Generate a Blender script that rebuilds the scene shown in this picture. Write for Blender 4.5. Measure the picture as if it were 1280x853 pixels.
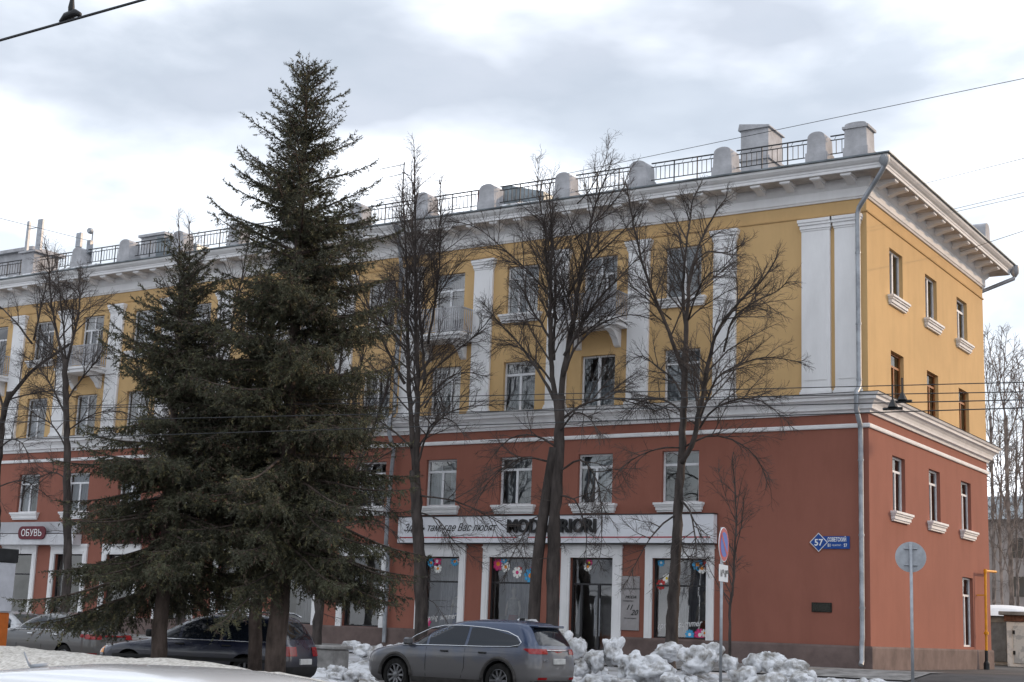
import bpy, bmesh, math, random
import numpy as np
from mathutils import Vector, Matrix, noise
R = math.radians
random.seed(7); RNG = np.random.default_rng(7)
scn = bpy.context.scene
for o in list(bpy.data.objects): bpy.data.objects.remove(o)
COL = scn.collection

# ------------------------------------------------------------------ camera
CAM = (14.3927, -42.1243, 1.62)
YAW, PITCH, ROLL, FPX = -0.57185, 0.19388, 0.037766, 1833.0
cd = bpy.data.cameras.new('camera'); cam = bpy.data.objects.new('camera', cd); COL.objects.link(cam)
cd.sensor_width = 36.0; cd.lens = FPX/1280*36.0; cd.clip_start = .1; cd.clip_end = 4000
fw = Vector((math.sin(YAW)*math.cos(PITCH), math.cos(YAW)*math.cos(PITCH), math.sin(PITCH)))
rt = Vector((math.cos(YAW), -math.sin(YAW), 0)); up = rt.cross(fw)
r2 = math.cos(ROLL)*rt + math.sin(ROLL)*up; u2 = -math.sin(ROLL)*rt + math.cos(ROLL)*up
m3 = Matrix((r2, u2, -fw)).transposed()
cam.matrix_world = Matrix.Translation(CAM) @ m3.to_4x4()
scn.camera = cam
def PX(x, y, dist):                      # a point of the street seen at this bearing, dist metres deep
    return Vector(CAM) + (fw + r2*((x-640)/FPX) - u2*((y-426.5)/FPX))*dist
def PY(x, y, yw):                        # the same on the plane y = yw
    d = fw + r2*((x-640)/FPX) - u2*((y-426.5)/FPX)
    return Vector(CAM) + d*((yw-CAM[1])/d.y)

# ------------------------------------------------------------------ sky and sun
SUN_A, SUN_E = R(50), R(18)              # bearing from +x towards +y, elevation
w = bpy.data.worlds.new('World'); scn.world = w; w.use_nodes = True
nt = w.node_tree; nt.nodes.clear(); N = nt.nodes.new; L = nt.links.new
out = N('ShaderNodeOutputWorld'); bg = N('ShaderNodeBackground'); L(bg.outputs[0], out.inputs[0])
sky = N('ShaderNodeTexSky'); sky.sky_type = 'NISHITA'; sky.sun_disc = False
sky.sun_elevation = SUN_E; sky.sun_rotation = math.pi/2 - SUN_A; sky.air_density = 1.0; sky.dust_density = 1.5
tc = N('ShaderNodeTexCoord'); mp = N('ShaderNodeMapping'); L(tc.outputs['Generated'], mp.inputs[0])
mp.inputs['Scale'].default_value = (1, 1, 2.2); mp.inputs['Location'].default_value = (8.06, 1.77, 1.02)
n1 = N('ShaderNodeTexNoise'); n1.inputs['Scale'].default_value = 2.6; n1.inputs['Detail'].default_value = 7; n1.inputs['Roughness'].default_value = .52
n1.inputs['Distortion'].default_value = .25
L(mp.outputs[0], n1.inputs['Vector'])
r1 = N('ShaderNodeValToRGB'); L(n1.outputs[0], r1.inputs[0])
r1.color_ramp.elements[0].position = .42; r1.color_ramp.elements[1].position = .56
r1.color_ramp.elements[0].color = (.25, .25, .25, 1)
mp2 = N('ShaderNodeMapping'); L(tc.outputs['Generated'], mp2.inputs[0])
mp2.inputs['Scale'].default_value = (1, 1, 2.6); mp2.inputs['Location'].default_value = (1.01, 6.79, 7.72)
n2 = N('ShaderNodeTexNoise'); n2.inputs['Scale'].default_value = 3.2; n2.inputs['Detail'].default_value = 5; n2.inputs['Roughness'].default_value = .45
L(mp2.outputs[0], n2.inputs['Vector'])
r2n = N('ShaderNodeValToRGB'); L(n2.outputs[0], r2n.inputs[0])
e = r2n.color_ramp.elements; e[0].position = .36; e[0].color = (6.2, 6.75, 7.75, 1); e[1].position = .58; e[1].color = (17.0, 17.6, 18.6, 1)
mx = N('ShaderNodeMix'); mx.data_type = 'RGBA'
skb = N('ShaderNodeMix'); skb.data_type = 'RGBA'; skb.inputs[0].default_value = .55; skb.inputs[7].default_value = (7.6, 8.3, 9.3, 1)
L(sky.outputs[0], skb.inputs[6])
L(r1.outputs[0], mx.inputs[0]); L(skb.outputs[2], mx.inputs[6]); L(r2n.outputs[0], mx.inputs[7])
L(mx.outputs[2], bg.inputs[0]); bg.inputs[1].default_value = .116
sl = bpy.data.lights.new('sun', 'SUN'); sl.energy = 2.4; sl.angle = R(.6); sl.color = (1, .71, .46)
so = bpy.data.objects.new('sun', sl); COL.objects.link(so); so.location = (30, 20, 40)
sd = Vector((math.cos(SUN_E)*math.cos(SUN_A), math.cos(SUN_E)*math.sin(SUN_A), math.sin(SUN_E)))
so.rotation_euler = sd.to_track_quat('Z', 'Y').to_euler()
vs = scn.view_settings; vs.view_transform = 'Standard'; vs.look = 'None'; vs.gamma = 1; vs.exposure = 0.0
vs.use_curve_mapping = False
scn.render.engine = 'CYCLES'; scn.cycles.max_bounces = 6; scn.cycles.transparent_max_bounces = 12

# ------------------------------------------------------------------ materials
MATS = {}
def mat(name, col, rough=.8, var=.12, scale=3.0, bump=0.0, bscale=40.0, metal=0.0, spec=.3, col2=None, stretch=(1, 1, 1), ramp=(.35, .65), detail=5, coat=0, streak=0):
    if name in MATS: return MATS[name]
    m = bpy.data.materials.new(name); m.use_nodes = True; t = m.node_tree
    b = t.nodes['Principled BSDF']; b.inputs['Roughness'].default_value = rough; b.inputs['Metallic'].default_value = metal
    b.inputs['Specular IOR Level'].default_value = spec
    if coat: b.inputs['Coat Weight'].default_value = coat; b.inputs['Coat Roughness'].default_value = .08
    co = t.nodes.new('ShaderNodeTexCoord'); mpn = t.nodes.new('ShaderNodeMapping'); t.links.new(co.outputs['Object'], mpn.inputs[0])
    mpn.inputs['Scale'].default_value = stretch
    nz = t.nodes.new('ShaderNodeTexNoise'); nz.inputs['Scale'].default_value = scale; nz.inputs['Detail'].default_value = detail; nz.inputs['Roughness'].default_value = .6
    t.links.new(mpn.outputs[0], nz.inputs['Vector'])
    rp = t.nodes.new('ShaderNodeValToRGB'); t.links.new(nz.outputs[0], rp.inputs[0])
    c2 = col2 or tuple(c*(1-var*1.6) for c in col)
    c1 = col if col2 else tuple(min(1, c*(1+var*.5)) for c in col)
    rp.color_ramp.elements[0].position = ramp[0]; rp.color_ramp.elements[0].color = (*c2, 1)
    rp.color_ramp.elements[1].position = ramp[1]; rp.color_ramp.elements[1].color = (*c1, 1)
    if streak:                              # rain streaks and old patched paint
        ms = t.nodes.new('ShaderNodeMapping'); t.links.new(co.outputs['Object'], ms.inputs[0]); ms.inputs['Scale'].default_value = (1.5, 1.5, .3)
        ns_ = t.nodes.new('ShaderNodeTexNoise'); ns_.inputs['Scale'].default_value = 1.4; ns_.inputs['Detail'].default_value = 9; ns_.inputs['Roughness'].default_value = .68; t.links.new(ms.outputs[0], ns_.inputs['Vector'])
        rs_ = t.nodes.new('ShaderNodeValToRGB'); t.links.new(ns_.outputs[0], rs_.inputs[0]); rs_.color_ramp.elements[0].position = .36; rs_.color_ramp.elements[1].position = .56
        rs_.color_ramp.elements[0].color = (1-streak*2.0, 1-streak*2.1, 1-streak*2.2, 1); rs_.color_ramp.elements[1].color = (1, 1, 1, 1)
        mm_ = t.nodes.new('ShaderNodeMix'); mm_.data_type = 'RGBA'; mm_.blend_type = 'MULTIPLY'; mm_.inputs[0].default_value = 1; t.links.new(rp.outputs[0], mm_.inputs[6]); t.links.new(rs_.outputs[0], mm_.inputs[7]); t.links.new(mm_.outputs[2], b.inputs['Base Color'])
    else: t.links.new(rp.outputs[0], b.inputs['Base Color'])
    if bump:
        nb = t.nodes.new('ShaderNodeTexNoise'); nb.inputs['Scale'].default_value = bscale; nb.inputs['Detail'].default_value = 4
        t.links.new(co.outputs['Object'], nb.inputs['Vector'])
        bp = t.nodes.new('ShaderNodeBump'); bp.inputs['Strength'].default_value = bump; bp.inputs['Distance'].default_value = .02
        t.links.new(nb.outputs[0], bp.inputs['Height']); t.links.new(bp.outputs[0], b.inputs['Normal'])
    MATS[name] = m; return m
def glass(name, tint=(.8, .85, .88), ior=1.75, rough=.02):
    if name in MATS: return MATS[name]
    m = bpy.data.materials.new(name); m.use_nodes = True; t = m.node_tree; t.nodes.clear()
    o = t.nodes.new('ShaderNodeOutputMaterial'); mxs = t.nodes.new('ShaderNodeMixShader'); fr = t.nodes.new('ShaderNodeFresnel'); fr.inputs[0].default_value = ior
    tr = t.nodes.new('ShaderNodeBsdfTransparent'); tr.inputs[0].default_value = (*tint, 1)
    gl = t.nodes.new('ShaderNodeBsdfGlossy'); gl.inputs['Roughness'].default_value = rough
    co = t.nodes.new('ShaderNodeTexCoord'); nz = t.nodes.new('ShaderNodeTexNoise'); nz.inputs['Scale'].default_value = 1.6
    bp = t.nodes.new('ShaderNodeBump'); bp.inputs['Strength'].default_value = .02; bp.inputs['Distance'].default_value = .05
    t.links.new(co.outputs['Object'], nz.inputs['Vector']); t.links.new(nz.outputs[0], bp.inputs['Height']); t.links.new(bp.outputs[0], gl.inputs['Normal'])
    t.links.new(fr.outputs[0], mxs.inputs[0]); t.links.new(tr.outputs[0], mxs.inputs[1]); t.links.new(gl.outputs[0], mxs.inputs[2]); t.links.new(mxs.outputs[0], o.inputs[0])
    MATS[name] = m; return m
M = dict(
 red=mat('red_stucco', (.295, .116, .083), .9, .05, .5, .12, 60, detail=8, streak=.035),
 ochre=mat('ochre_stucco', (.615, .41, .197), .9, .05, .45, .12, 60, detail=8, streak=.03),
 white=mat('white_plaster', (.82, .815, .82), .85, .05, 1.3, .15, 30, detail=8, stretch=(1, 1, .4), streak=.025),
 plinth=mat('brown_plinth_plaster', (.17, .125, .115), .9, .2, 1.5, .2, 30),
 roof=mat('roof_metal', (.22, .25, .27), .45, .3, 1.2, .05, 5, .6),
 dark=mat('dark_metal', (.035, .037, .04), .5, .2, 4, 0, 1, .3),
 zinc=mat('zinc_pipe', (.36, .38, .41), .45, .2, 3, .05, 20, .5),
 pier=mat('grey_plaster', (.46, .46, .48), .9, .14, 2.2, .3, 18),
 frame=mat('white_frame', (.72, .73, .75), .5, .08, 4),
 wood=mat('brown_wood_frame', (.33, .12, .035), .55, .3, 6, stretch=(4, 4, 1)),
 shopframe=mat('dark_shop_frame', (.03, .03, .033), .4, .1, 4),
 pane=glass('window_pane', ior=2.3), shoppane=glass('shop_pane', (.88, .9, .92), 2.1), carglass=glass('car_pane', (.12, .15, .2), 1.75),
 curtain=mat('white_curtain', (.75, .76, .79), .9, .2, 3, stretch=(8, 8, .5)),
 curtain2=mat('grey_curtain', (.42, .42, .45), .9, .3, 3, stretch=(8, 8, .5)),
 inner=mat('interior_wall', (.45, .44, .42), .9, .2, 1),
 signw=mat('sign_white', (.74, .75, .79), .45, .05, 1), signg=mat('sign_grey', (.42, .42, .44), .5, .1, 1), signred=mat('sign_red', (.42, .04, .05), .5, .1, 2),
 maroon=mat('sign_maroon', (.13, .02, .03), .5, .1, 2), black=mat('black_letter', (.012, .012, .013), .35, .1, 2), lw=mat('white_letter', (.82, .82, .82), .5, .03, 2),
 blue=mat('sign_blue', (.015, .07, .3), .4, .08, 2), pblue=mat('traffic_blue', (.02, .09, .45), .35, .05, 2), pred=mat('traffic_red', (.5, .02, .03), .35, .05, 2),
 grey=mat('galvanised', (.38, .4, .43), .45, .12, 6, 0, 1, .4), plaque=mat('bronze_plaque', (.035, .035, .03), .5, .3, 8, .2, 30, .5),
 yellow=mat('gas_yellow', (.75, .32, .01), .45, .12, 5), snow=None)
M['asphalt'] = mat('asphalt', (.085, .08, .078), .85, .35, .6, .3, 60, detail=8)
M['road'] = mat('road_asphalt', (.12, .115, .11), .85, .3, .5, .3, 60, detail=8)
M['slush'] = mat('snowy_lawn', (.6, .61, .64), .9, .3, .9, .5, 6, col2=(.2, .19, .17), ramp=(.3, .6), detail=8)
M['kerb'] = mat('kerb_stone', (.3, .29, .28), .9, .3, 2, .3, 20)
M['snow'] = mat('dirty_snow', (.74, .75, .775), .85, .2, 3.0, .9, 46, col2=(.25, .235, .215), ramp=(.35, .53), detail=14)
M['bank'] = mat('gritty_snow_bank', (.78, .74, .68), .95, .3, 14, .9, 50, col2=(.42, .38, .33), ramp=(.32, .6), detail=9)
M['bark'] = mat('linden_bark', (.07, .058, .053), .95, .35, 5, .8, 22, stretch=(1, 1, .25))
M['twig'] = mat('linden_twig', (.088, .072, .065), .9, .3, 2)
M['sbark'] = mat('spruce_bark', (.095, .072, .062), .95, .35, 6, .8, 22, stretch=(1, 1, .35))
M['ptwig'] = mat('pale_twig', (.2, .17, .155), .9, .3, 2)
M['birch'] = mat('pale_bark', (.27, .23, .21), .9, .4, 5, stretch=(1, 1, .4))

# ------------------------------------------------------------------ mesh building
WO = {}                                   # world origin of each object built unrotated
class MB:
    def __init__(s): s.v = []; s.f = []; s.mi = []; s.cur = 0
    def add(s, vs_, fs):
        n = len(s.v); s.v.extend(vs_); s.f.extend([tuple(i+n for i in f) for f in fs]); s.mi.extend([s.cur]*len(fs)); return s
    def box(s, x0, x1, y0, y1, z0, z1):
        return s.add([(x0,y0,z0),(x1,y0,z0),(x1,y1,z0),(x0,y1,z0),(x0,y0,z1),(x1,y0,z1),(x1,y1,z1),(x0,y1,z1)],
            [(0,3,2,1),(4,5,6,7),(0,1,5,4),(1,2,6,5),(2,3,7,6),(3,0,4,7)])
    def bbox(s, x0, x1, y0, y1, z0, z1, b=.02):       # box with chamfered edges
        vs_ = []; xs=(x0,x1); ys=(y0,y1); zs=(z0,z1)
        idx = {}
        for i in (0,1):
            for j in (0,1):
                for k in (0,1):
                    sx,sy,sz = (1,-1)[i],(1,-1)[j],(1,-1)[k]
                    idx[i,j,k] = len(vs_)
                    vs_ += [(xs[i],ys[j]+sy*b,zs[k]+sz*b),(xs[i]+sx*b,ys[j],zs[k]+sz*b),(xs[i]+sx*b,ys[j]+sy*b,zs[k])]
        I = idx; F = []
        for i in (0,1): F.append((I[i,0,0],I[i,1,0],I[i,1,1],I[i,0,1]))
        for j in (0,1): F.append((I[0,j,0]+1,I[1,j,0]+1,I[1,j,1]+1,I[0,j,1]+1))
        for k in (0,1): F.append((I[0,0,k]+2,I[1,0,k]+2,I[1,1,k]+2,I[0,1,k]+2))
        for j in (0,1):
            for k in (0,1): F.append((I[0,j,k]+1,I[1,j,k]+1,I[1,j,k]+2,I[0,j,k]+2))
        for i in (0,1):
            for k in (0,1): F.append((I[i,0,k],I[i,1,k],I[i,1,k]+2,I[i,0,k]+2))
            for j in (0,1): F.append((I[i,j,0],I[i,j,1],I[i,j,1]+1,I[i,j,0]+1))
        for q in I.values(): F.append((q,q+1,q+2))
        return s.add(vs_, F)
    def prism(s, poly, a, b, ax='x'):     # poly in the two other axes, extruded a..b along ax
        n = len(poly)
        def p(t, q): return {'x':(t,q[0],q[1]),'y':(q[0],t,q[1]),'z':(q[0],q[1],t)}[ax]
        vs_ = [p(a,q) for q in poly]+[p(b,q) for q in poly]
        return s.add(vs_, [tuple(range(n))[::-1], tuple(range(n,2*n))]+[(i,(i+1)%n,(i+1)%n+n,i+n) for i in range(n)])
    def tube(s, pts, rad, n=6, cap=True):
        pts = [Vector(p) for p in pts]; m = len(pts)
        if not hasattr(rad,'__len__'): rad = [rad]*m
        vs_ = []; ref = None
        for i in range(m):
            t = (pts[min(i+1,m-1)]-pts[max(i-1,0)])
            if t.length < 1e-9: t = Vector((0,0,1))
            t.normalize()
            if ref is None: ref = Vector((1,0,0)) if abs(t.x)<.8 else Vector((0,1,0))
            a = ref - t*ref.dot(t); a.normalize(); b = t.cross(a); ref = a
            for k in range(n):
                q = 2*math.pi*k/n; vs_.append(tuple(pts[i]+(a*math.cos(q)+b*math.sin(q))*rad[i]))
        fs = [(i*n+k, i*n+(k+1)%n, (i+1)*n+(k+1)%n, (i+1)*n+k) for i in range(m-1) for k in range(n)]
        if cap and n > 2: fs += [tuple(range(n))[::-1], tuple(range((m-1)*n, m*n))]
        return s.add(vs_, fs)
    def lathe(s, prof, c=(0,0,0), axis='z', n=24, cap=True):   # prof: (radius, t)
        vs_ = []
        for r_, t in prof:
            for k in range(n):
                q = 2*math.pi*k/n; a, b = r_*math.cos(q), r_*math.sin(q)
                p = {'z':(a,b,t),'y':(a,t,b),'x':(t,a,b)}[axis]; vs_.append((p[0]+c[0],p[1]+c[1],p[2]+c[2]))
        m = len(prof)
        return s.add(vs_, [(i*n+k, i*n+(k+1)%n, (i+1)*n+(k+1)%n, (i+1)*n+k) for i in range(m-1) for k in range(n)]+([tuple(range(n))[::-1], tuple(range((m-1)*n,m*n))] if cap else []))
    def sweep(s, path, prof):             # profile (out, z) along a plan path with mitred corners; out is to the right of the path
        path = [Vector(p) for p in path]; m = len(path); k = len(prof); vs_ = []
        for i in range(m):
            ds = []
            if i > 0: ds.append((path[i]-path[i-1]).normalized())
            if i < m-1: ds.append((path[i+1]-path[i]).normalized())
            ns = [Vector((d.y,-d.x)) for d in ds]
            if len(ns) == 1: nn = ns[0]
            else: nn = (ns[0]+ns[1])/(1+ns[0].dot(ns[1]))
            vs_ += [(path[i].x+nn.x*d, path[i].y+nn.y*d, z) for d, z in prof]
        fs = [(i*k+j,(i+1)*k+j,(i+1)*k+(j+1)%k,i*k+(j+1)%k) for i in range(m-1) for j in range(k)]
        return s.add(vs_, fs+[tuple(range(k)), tuple(range((m-1)*k, m*k))[::-1]])
    def grid(s, fn, nu, nv):
        return s.add([tuple(fn(i/nu, j/nv)) for i in range(nu+1) for j in range(nv+1)],
            [(i*(nv+1)+j,(i+1)*(nv+1)+j,(i+1)*(nv+1)+j+1,i*(nv+1)+j+1) for i in range(nu) for j in range(nv)])
    def build(s, name, m, parent=None, origin=None, smooth=False, auto=None):
        if origin is None:
            a = np.array(s.v); lo, hi = a.min(0), a.max(0); origin = ((lo[0]+hi[0])/2,(lo[1]+hi[1])/2,lo[2])
        me = bpy.data.meshes.new(name)
        me.from_pydata([(v[0]-origin[0],v[1]-origin[1],v[2]-origin[2]) for v in s.v], [], s.f); 
        for mm in (m if isinstance(m,(list,tuple)) else [m]): me.materials.append(mm)
        if isinstance(m,(list,tuple)): me.polygons.foreach_set('material_index', s.mi)
        if smooth: me.polygons.foreach_set('use_smooth', [True]*len(me.polygons))
        me.update()
        if smooth and auto: me.set_sharp_from_angle(angle=R(auto))
        return link(name, me, parent, origin)
def link(name, me, parent, origin):
    o = bpy.data.objects.new(name, me); COL.objects.link(o); WO[o.name] = Vector(origin)
    if parent: o.parent = parent; o.location = Vector(origin)-WO[parent.name]
    else: o.location = origin
    return o
def empty(name, loc, label, cat, group=None, parent=None):
    o = link(name, None, parent, loc); o.empty_display_size = .3
    return tag(o, label, cat, group)
def tag(o, label=None, cat=None, group=None, kind=None):
    if label: o['label'] = label
    if cat: o['category'] = cat
    if group: o['group'] = group
    if kind: o['kind'] = kind
    return o
def struct(o): o['kind'] = 'structure'; return o
def copy_tree(o, parent=None, loc=None):
    c = o.copy(); COL.objects.link(c); c.parent = parent; WO[c.name] = WO[o.name].copy()
    if loc is not None: c.location = loc
    for ch in list(o.children): copy_tree(ch, c)
    return c
def arr_mesh(name, V, F, m, parent, origin, mats=None, mi=None, smooth=False):   # numpy arrays, triangles
    V = np.asarray(V, np.float32)-np.array(origin, np.float32); me = bpy.data.meshes.new(name)
    me.vertices.add(len(V)); me.vertices.foreach_set('co', V.ravel())
    k = F.shape[1]; me.loops.add(F.size); me.loops.foreach_set('vertex_index', F.ravel().astype(np.int32))
    me.polygons.add(len(F)); me.polygons.foreach_set('loop_start', np.arange(0, F.size, k, dtype=np.int32))
    for mm in (mats or [m]): me.materials.append(mm)
    if mi is not None: me.polygons.foreach_set('material_index', mi.astype(np.int32))
    if smooth: me.polygons.foreach_set('use_smooth', np.ones(len(F), bool))
    me.update(); me.validate()
    return link(name, me, parent, origin)
def text(name, s, size, m, parent, loc, rot=(R(90),0,0), ext=.004, shear=0, align='LEFT', sx=1, offset=0):
    cu = bpy.data.curves.new(name, 'FONT'); cu.body = s; cu.size = size; cu.extrude = ext; cu.shear = shear; cu.align_x = align; cu.offset = offset; cu.resolution_u = 3
    t = bpy.data.objects.new(name+'_curve', cu); COL.objects.link(t)
    dg = bpy.context.evaluated_depsgraph_get(); me = bpy.data.meshes.new_from_object(t.evaluated_get(dg)); me.name = name
    bpy.data.objects.remove(t); bpy.data.curves.remove(cu)
    me.materials.clear(); me.materials.append(m)
    o = link(name, me, parent, loc); o.rotation_euler = rot; o.scale.x = sx
    return o
# ------------------------------------------------------------------ ground
GY = [(-900,0),(-38,0),(-25,.12),(-22.5,.2),(-20.8,.2),(-16.5,.19),(-13.4,.06),(-9.6,.05),(-6,.45),(-1.6,.84),(900,.84)]
def gz(y):
    for (a,za),(b,zb) in zip(GY,GY[1:]):
        if a <= y <= b: return za+(zb-za)*(y-a)/(b-a)
    return 0
def sheet(name, x0, x1, ys, dz, m):
    ys = sorted(set([y for y in ys]+[y for y,_ in GY if min(ys)<y<max(ys)])); mb = MB()
    vs_ = []; 
    for y in ys: vs_ += [(x0,y,gz(y)+dz),(x1,y,gz(y)+dz)]
    mb.add(vs_, [(2*i,2*i+1,2*i+3,2*i+2) for i in range(len(ys)-1)])
    return struct(mb.build(name, m, None, (0,0,0)))
sheet('ground', -900, 900, [-900,900], 0, M['asphalt'])
sheet('road', -300, 300, [-39,-25.2], .004, M['road'])
sheet('driveway', -60, 60, [-20.55,-9.8], .004, M['asphalt'])
sheet('snowy_verge', -60, 2.5, [-24.9,-20.85], .02, M['slush'])
sheet('snowy_lawn', -60, 2.2, [-9.5,-3.9], .02, M['slush'])
sheet('pavement', -60, 2.2, [-3.6,-.07], .03, M['kerb'])
for nm, y0, y1, x1 in (('road_kerb',-25.2,-24.95,60),('driveway_kerb',-9.8,-9.6,2.4),('verge_kerb',-20.8,-20.55,2.6)):
    mb = MB(); 
    x = -60
    while x < x1:
        mb.bbox(x, min(x+.98,x1), y0, y1, gz(y0)-.05, gz(y0)+.13, .015); x += 1.0
    struct(mb.build(nm, M['kerb'], None, (0,(y0+y1)/2,gz(y0))))

# ------------------------------------------------------------------ the corner building
XL, LD = -46.0, 13.17                    # left end, depth
ZG, ZP, ZM0, ZM1, ZC0, ZR = .84, 1.515, 8.33, 8.91, 15.0, 16.0
bld = empty('apartment_building', (-20,6,ZG), 'long four-storey corner building, red below and ochre above with white pilasters', 'building')
WX = [-6.17-3.1*i for i in range(13)]    # window columns of the front
SY = [2.80, 6.55, 10.30]                 # window columns of the end wall
def wall(name, m, s0, s1, z0, z1, holes, side, dep=.21, label=None):
    T = (lambda s,d,z:(-d,s,z)) if side else (lambda s,d,z:(s,d,z))
    ss = sorted({s0,s1}|{h[0] for h in holes}|{h[1] for h in holes}); zs = sorted({z0,z1}|{h[2] for h in holes}|{h[3] for h in holes})
    mb = MB()
    for a,b in zip(ss,ss[1:]):
        for c,d in zip(zs,zs[1:]):
            cx, cz = (a+b)/2,(c+d)/2
            if any(h[0]<cx<h[1] and h[2]<cz<h[3] for h in holes): continue
            mb.add([T(a,0,c),T(b,0,c),T(b,0,d),T(a,0,d)],[(0,1,2,3)])
    for a,b,c,d in holes:
        mb.add([T(a,0,c),T(b,0,c),T(b,0,d),T(a,0,d),T(a,dep,c),T(b,dep,c),T(b,dep,d),T(a,dep,d)],[(0,4,5,1),(1,5,6,2),(2,6,7,3),(3,7,4,0)])
    o = mb.build(name, m, bld)
    if label: o['label'] = label
    return o
W2, W4, W3 = (5.75,7.40), (12.40,14.14), (8.97,10.72)
h2 = [(x-.65,x+.65,*W2) for x in WX]; 
BALC = {1,3,5,7,9,11}
h3 = [(x-.65,x+.65,*W3) for x in WX]
h4 = [(x-.65,x+.65,(11.78 if i in BALC else W4[0]),W4[1]) for i,x in enumerate(WX)]
SHOP = [(-7.08,-5.2),(-10.1,-8.5),(-13.28,-11.5),(-16.05,-14.5)]+[(-18.7-3.1*i-.85,-18.7-3.1*i+.85) for i in range(9)]
hs = [(a,b,(ZP+.005 if i!=1 else ZG+.12),4.0) for i,(a,b) in enumerate(SHOP)]
wall('wall', M['red'], XL, 0, ZG-.4, ZM0+.05, hs+h2, False, label='red stucco of the lower two storeys, street front')
wall('wall', M['ochre'], XL, 0, ZM0+.05, ZC0+.3, h3+h4, False, label='ochre stucco of the upper two storeys, street front')
s2 = [(y-.62,y+.62,5.6,7.33) for y in SY]+[(9.6,10.92,1.6,3.98)]
s3 = [(y-.64,y+.64,8.95,10.63) for y in SY]; s4 = [(y-.66,y+.66,12.38,13.95) for y in SY]
wall('wall', M['red'], 0, LD, ZG-.4, ZM0+.05, s2, True, label='red stucco of the sunlit end wall')
wall('wall', M['ochre'], 0, LD, ZM0+.05, ZC0+.3, s3+s4, True, label='ochre stucco of the sunlit end wall')
mb = MB(); mb.add([(XL,LD,ZG-.4),(0,LD,ZG-.4),(0,LD,15.3),(XL,LD,15.3),(XL,0,ZG-.4),(XL,0,15.3)],[(0,1,2,3),(4,0,3,5)]); mb.build('back_wall', M['ochre'], bld)
mb = MB(); mb.box(XL+.1,-.4,2.2,2.25,4.6,15.3); mb.box(XL+.1,-.4,.5,LD-.3,4.55,4.6); mb.box(-2.2,-2.15,2.3,LD-.3,4.7,15.3); mb.box(-2.2,-2.15,2.3,LD-.3,1,4.5); mb.box(XL+.1,-.4,.5,LD-.3,1.0,1.05)
mb.build('interior_partition', M['inner'], bld)
mb = MB(); mb.box(XL+.1,-2.3,1.7,1.75,1.06,4.5); mb.build('shop_interior_wall', M['inner'], bld)
PATH = [(XL,0),(0,0),(0,LD),(XL,LD)]
def band(name, m, prof): return MB().sweep(PATH, prof).build(name, m, bld)
# plinth (broken at the door)
for p in ([(XL,0),(-10.45,0)], [(-8.15,0),(0,0),(0,LD),(XL,LD)]):
    MB().sweep(p, [(-.02,ZG-.4),(.075,ZG-.4),(.075,ZP-.06),(.055,ZP),(-.02,ZP)]).build('plinth', M['plinth'], bld)
band('string_course', M['white'], [(-.02,7.9),(.05,7.9),(.065,7.93),(.065,8.0),(.04,8.03),(-.02,8.03)])
band('middle_cornice', M['white'], [(-.02,ZM0),(.06,ZM0),(.08,8.42),(.17,8.45),(.18,8.52),(.21,8.60),(.28,8.68),(.36,8.72),(.365,8.80),(.42,8.83),(.455,8.90),(.10,8.945),(-.02,8.945)])
band('cornice_flashing', M['dark'], [(.1,8.948),(.47,8.905),(.475,8.917),(.1,8.962)])
band('cornice', M['white'], [(-.02,ZC0),(.05,ZC0),(.07,ZC0+.05),(.10,ZC0+.07),(.10,ZC0+.34),(.14,ZC0+.38),(.20,ZC0+.44),(.22,ZC0+.5),(.22,15.64),
    (.84,15.64),(.84,15.72),(.86,15.74),(.87,15.79),(.93,15.83),(1.0,15.90),(1.02,15.97),(-.02,15.97)])
band('architrave_line', M['ochre'], [(-.02,14.56),(.035,14.56),(.05,14.6),(-.02,14.62)])
band('roof_gutter', M['roof'], [(.6,15.975),(1.05,15.975),(1.085,15.99),(1.09,16.03),(1.05,16.045),(.6,16.06)])
band('soffit', mat('soffit_warm_grey',(.56,.52,.49),.95,.15,2), [(.221,15.622),(.80,15.622),(.80,15.639),(.221,15.639)])  # thin warm-grey panel under the overhang, darker than the white plaster
# modillions under the cornice
mod = MB().prism([(-.20,15.62),(-.74,15.62),(-.75,15.54),(-.62,15.52),(-.52,15.51),(-.40,15.47),(-.30,15.43),(-.205,15.41)], -.13,.13,'x')
mod.cur = 0; mod.box(-.17,.17,-.78,-.20,15.56,15.6215)
m0 = mod.build('modillion', M['white'], bld, (0,0,15.3))
for i in range(46):
    o = m0 if i == 0 else copy_tree(m0, bld); o.location = Vector((-.38-.985*i,0,15.3))-WO[bld.name]
for i in range(13):
    o = copy_tree(m0, bld); o.rotation_euler.z = R(90); o.location = Vector((0,.55+1.0*i,15.3))-WO[bld.name]
# pilasters
def pil(w_):
    mb = MB(); h = w_/2
    mb.box(-h,h,-.10,.01,9.12,14.12); mb.box(-h+.12,h-.12,-.116,-.1,9.4,13.85)
    mb.box(-h-.05,h+.05,-.15,.01,8.95,9.05); mb.box(-h-.025,h+.025,-.125,.01,9.05,9.12)
    mb.box(-h-.02,h+.02,-.12,.01,14.12,14.18); mb.box(-h-.04,h+.04,-.15,.01,14.18,14.30); mb.box(-h-.08,h+.08,-.19,.01,14.30,14.38); mb.box(-h-.10,h+.10,-.22,.01,14.38,14.48)
    return mb
p0 = pil(.78).build('pilaster', M['white'], bld, (0,0,8.95))
for i in range(13):
    o = p0 if i == 0 else copy_tree(p0, bld); o.location = Vector((-4.66-3.1*i,0,8.95))-WO[bld.name]
p1 = pil(.92).build('corner_pilaster', M['white'], bld, (0,0,8.95)); p1.location = Vector((-1.6,0,8.95))-WO[bld.name]
p2 = pil(.78).build('corner_pilaster', M['white'], bld, (0,0,8.95)); p2.location = Vector((-.6,0,8.95))-WO[bld.name]
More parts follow.
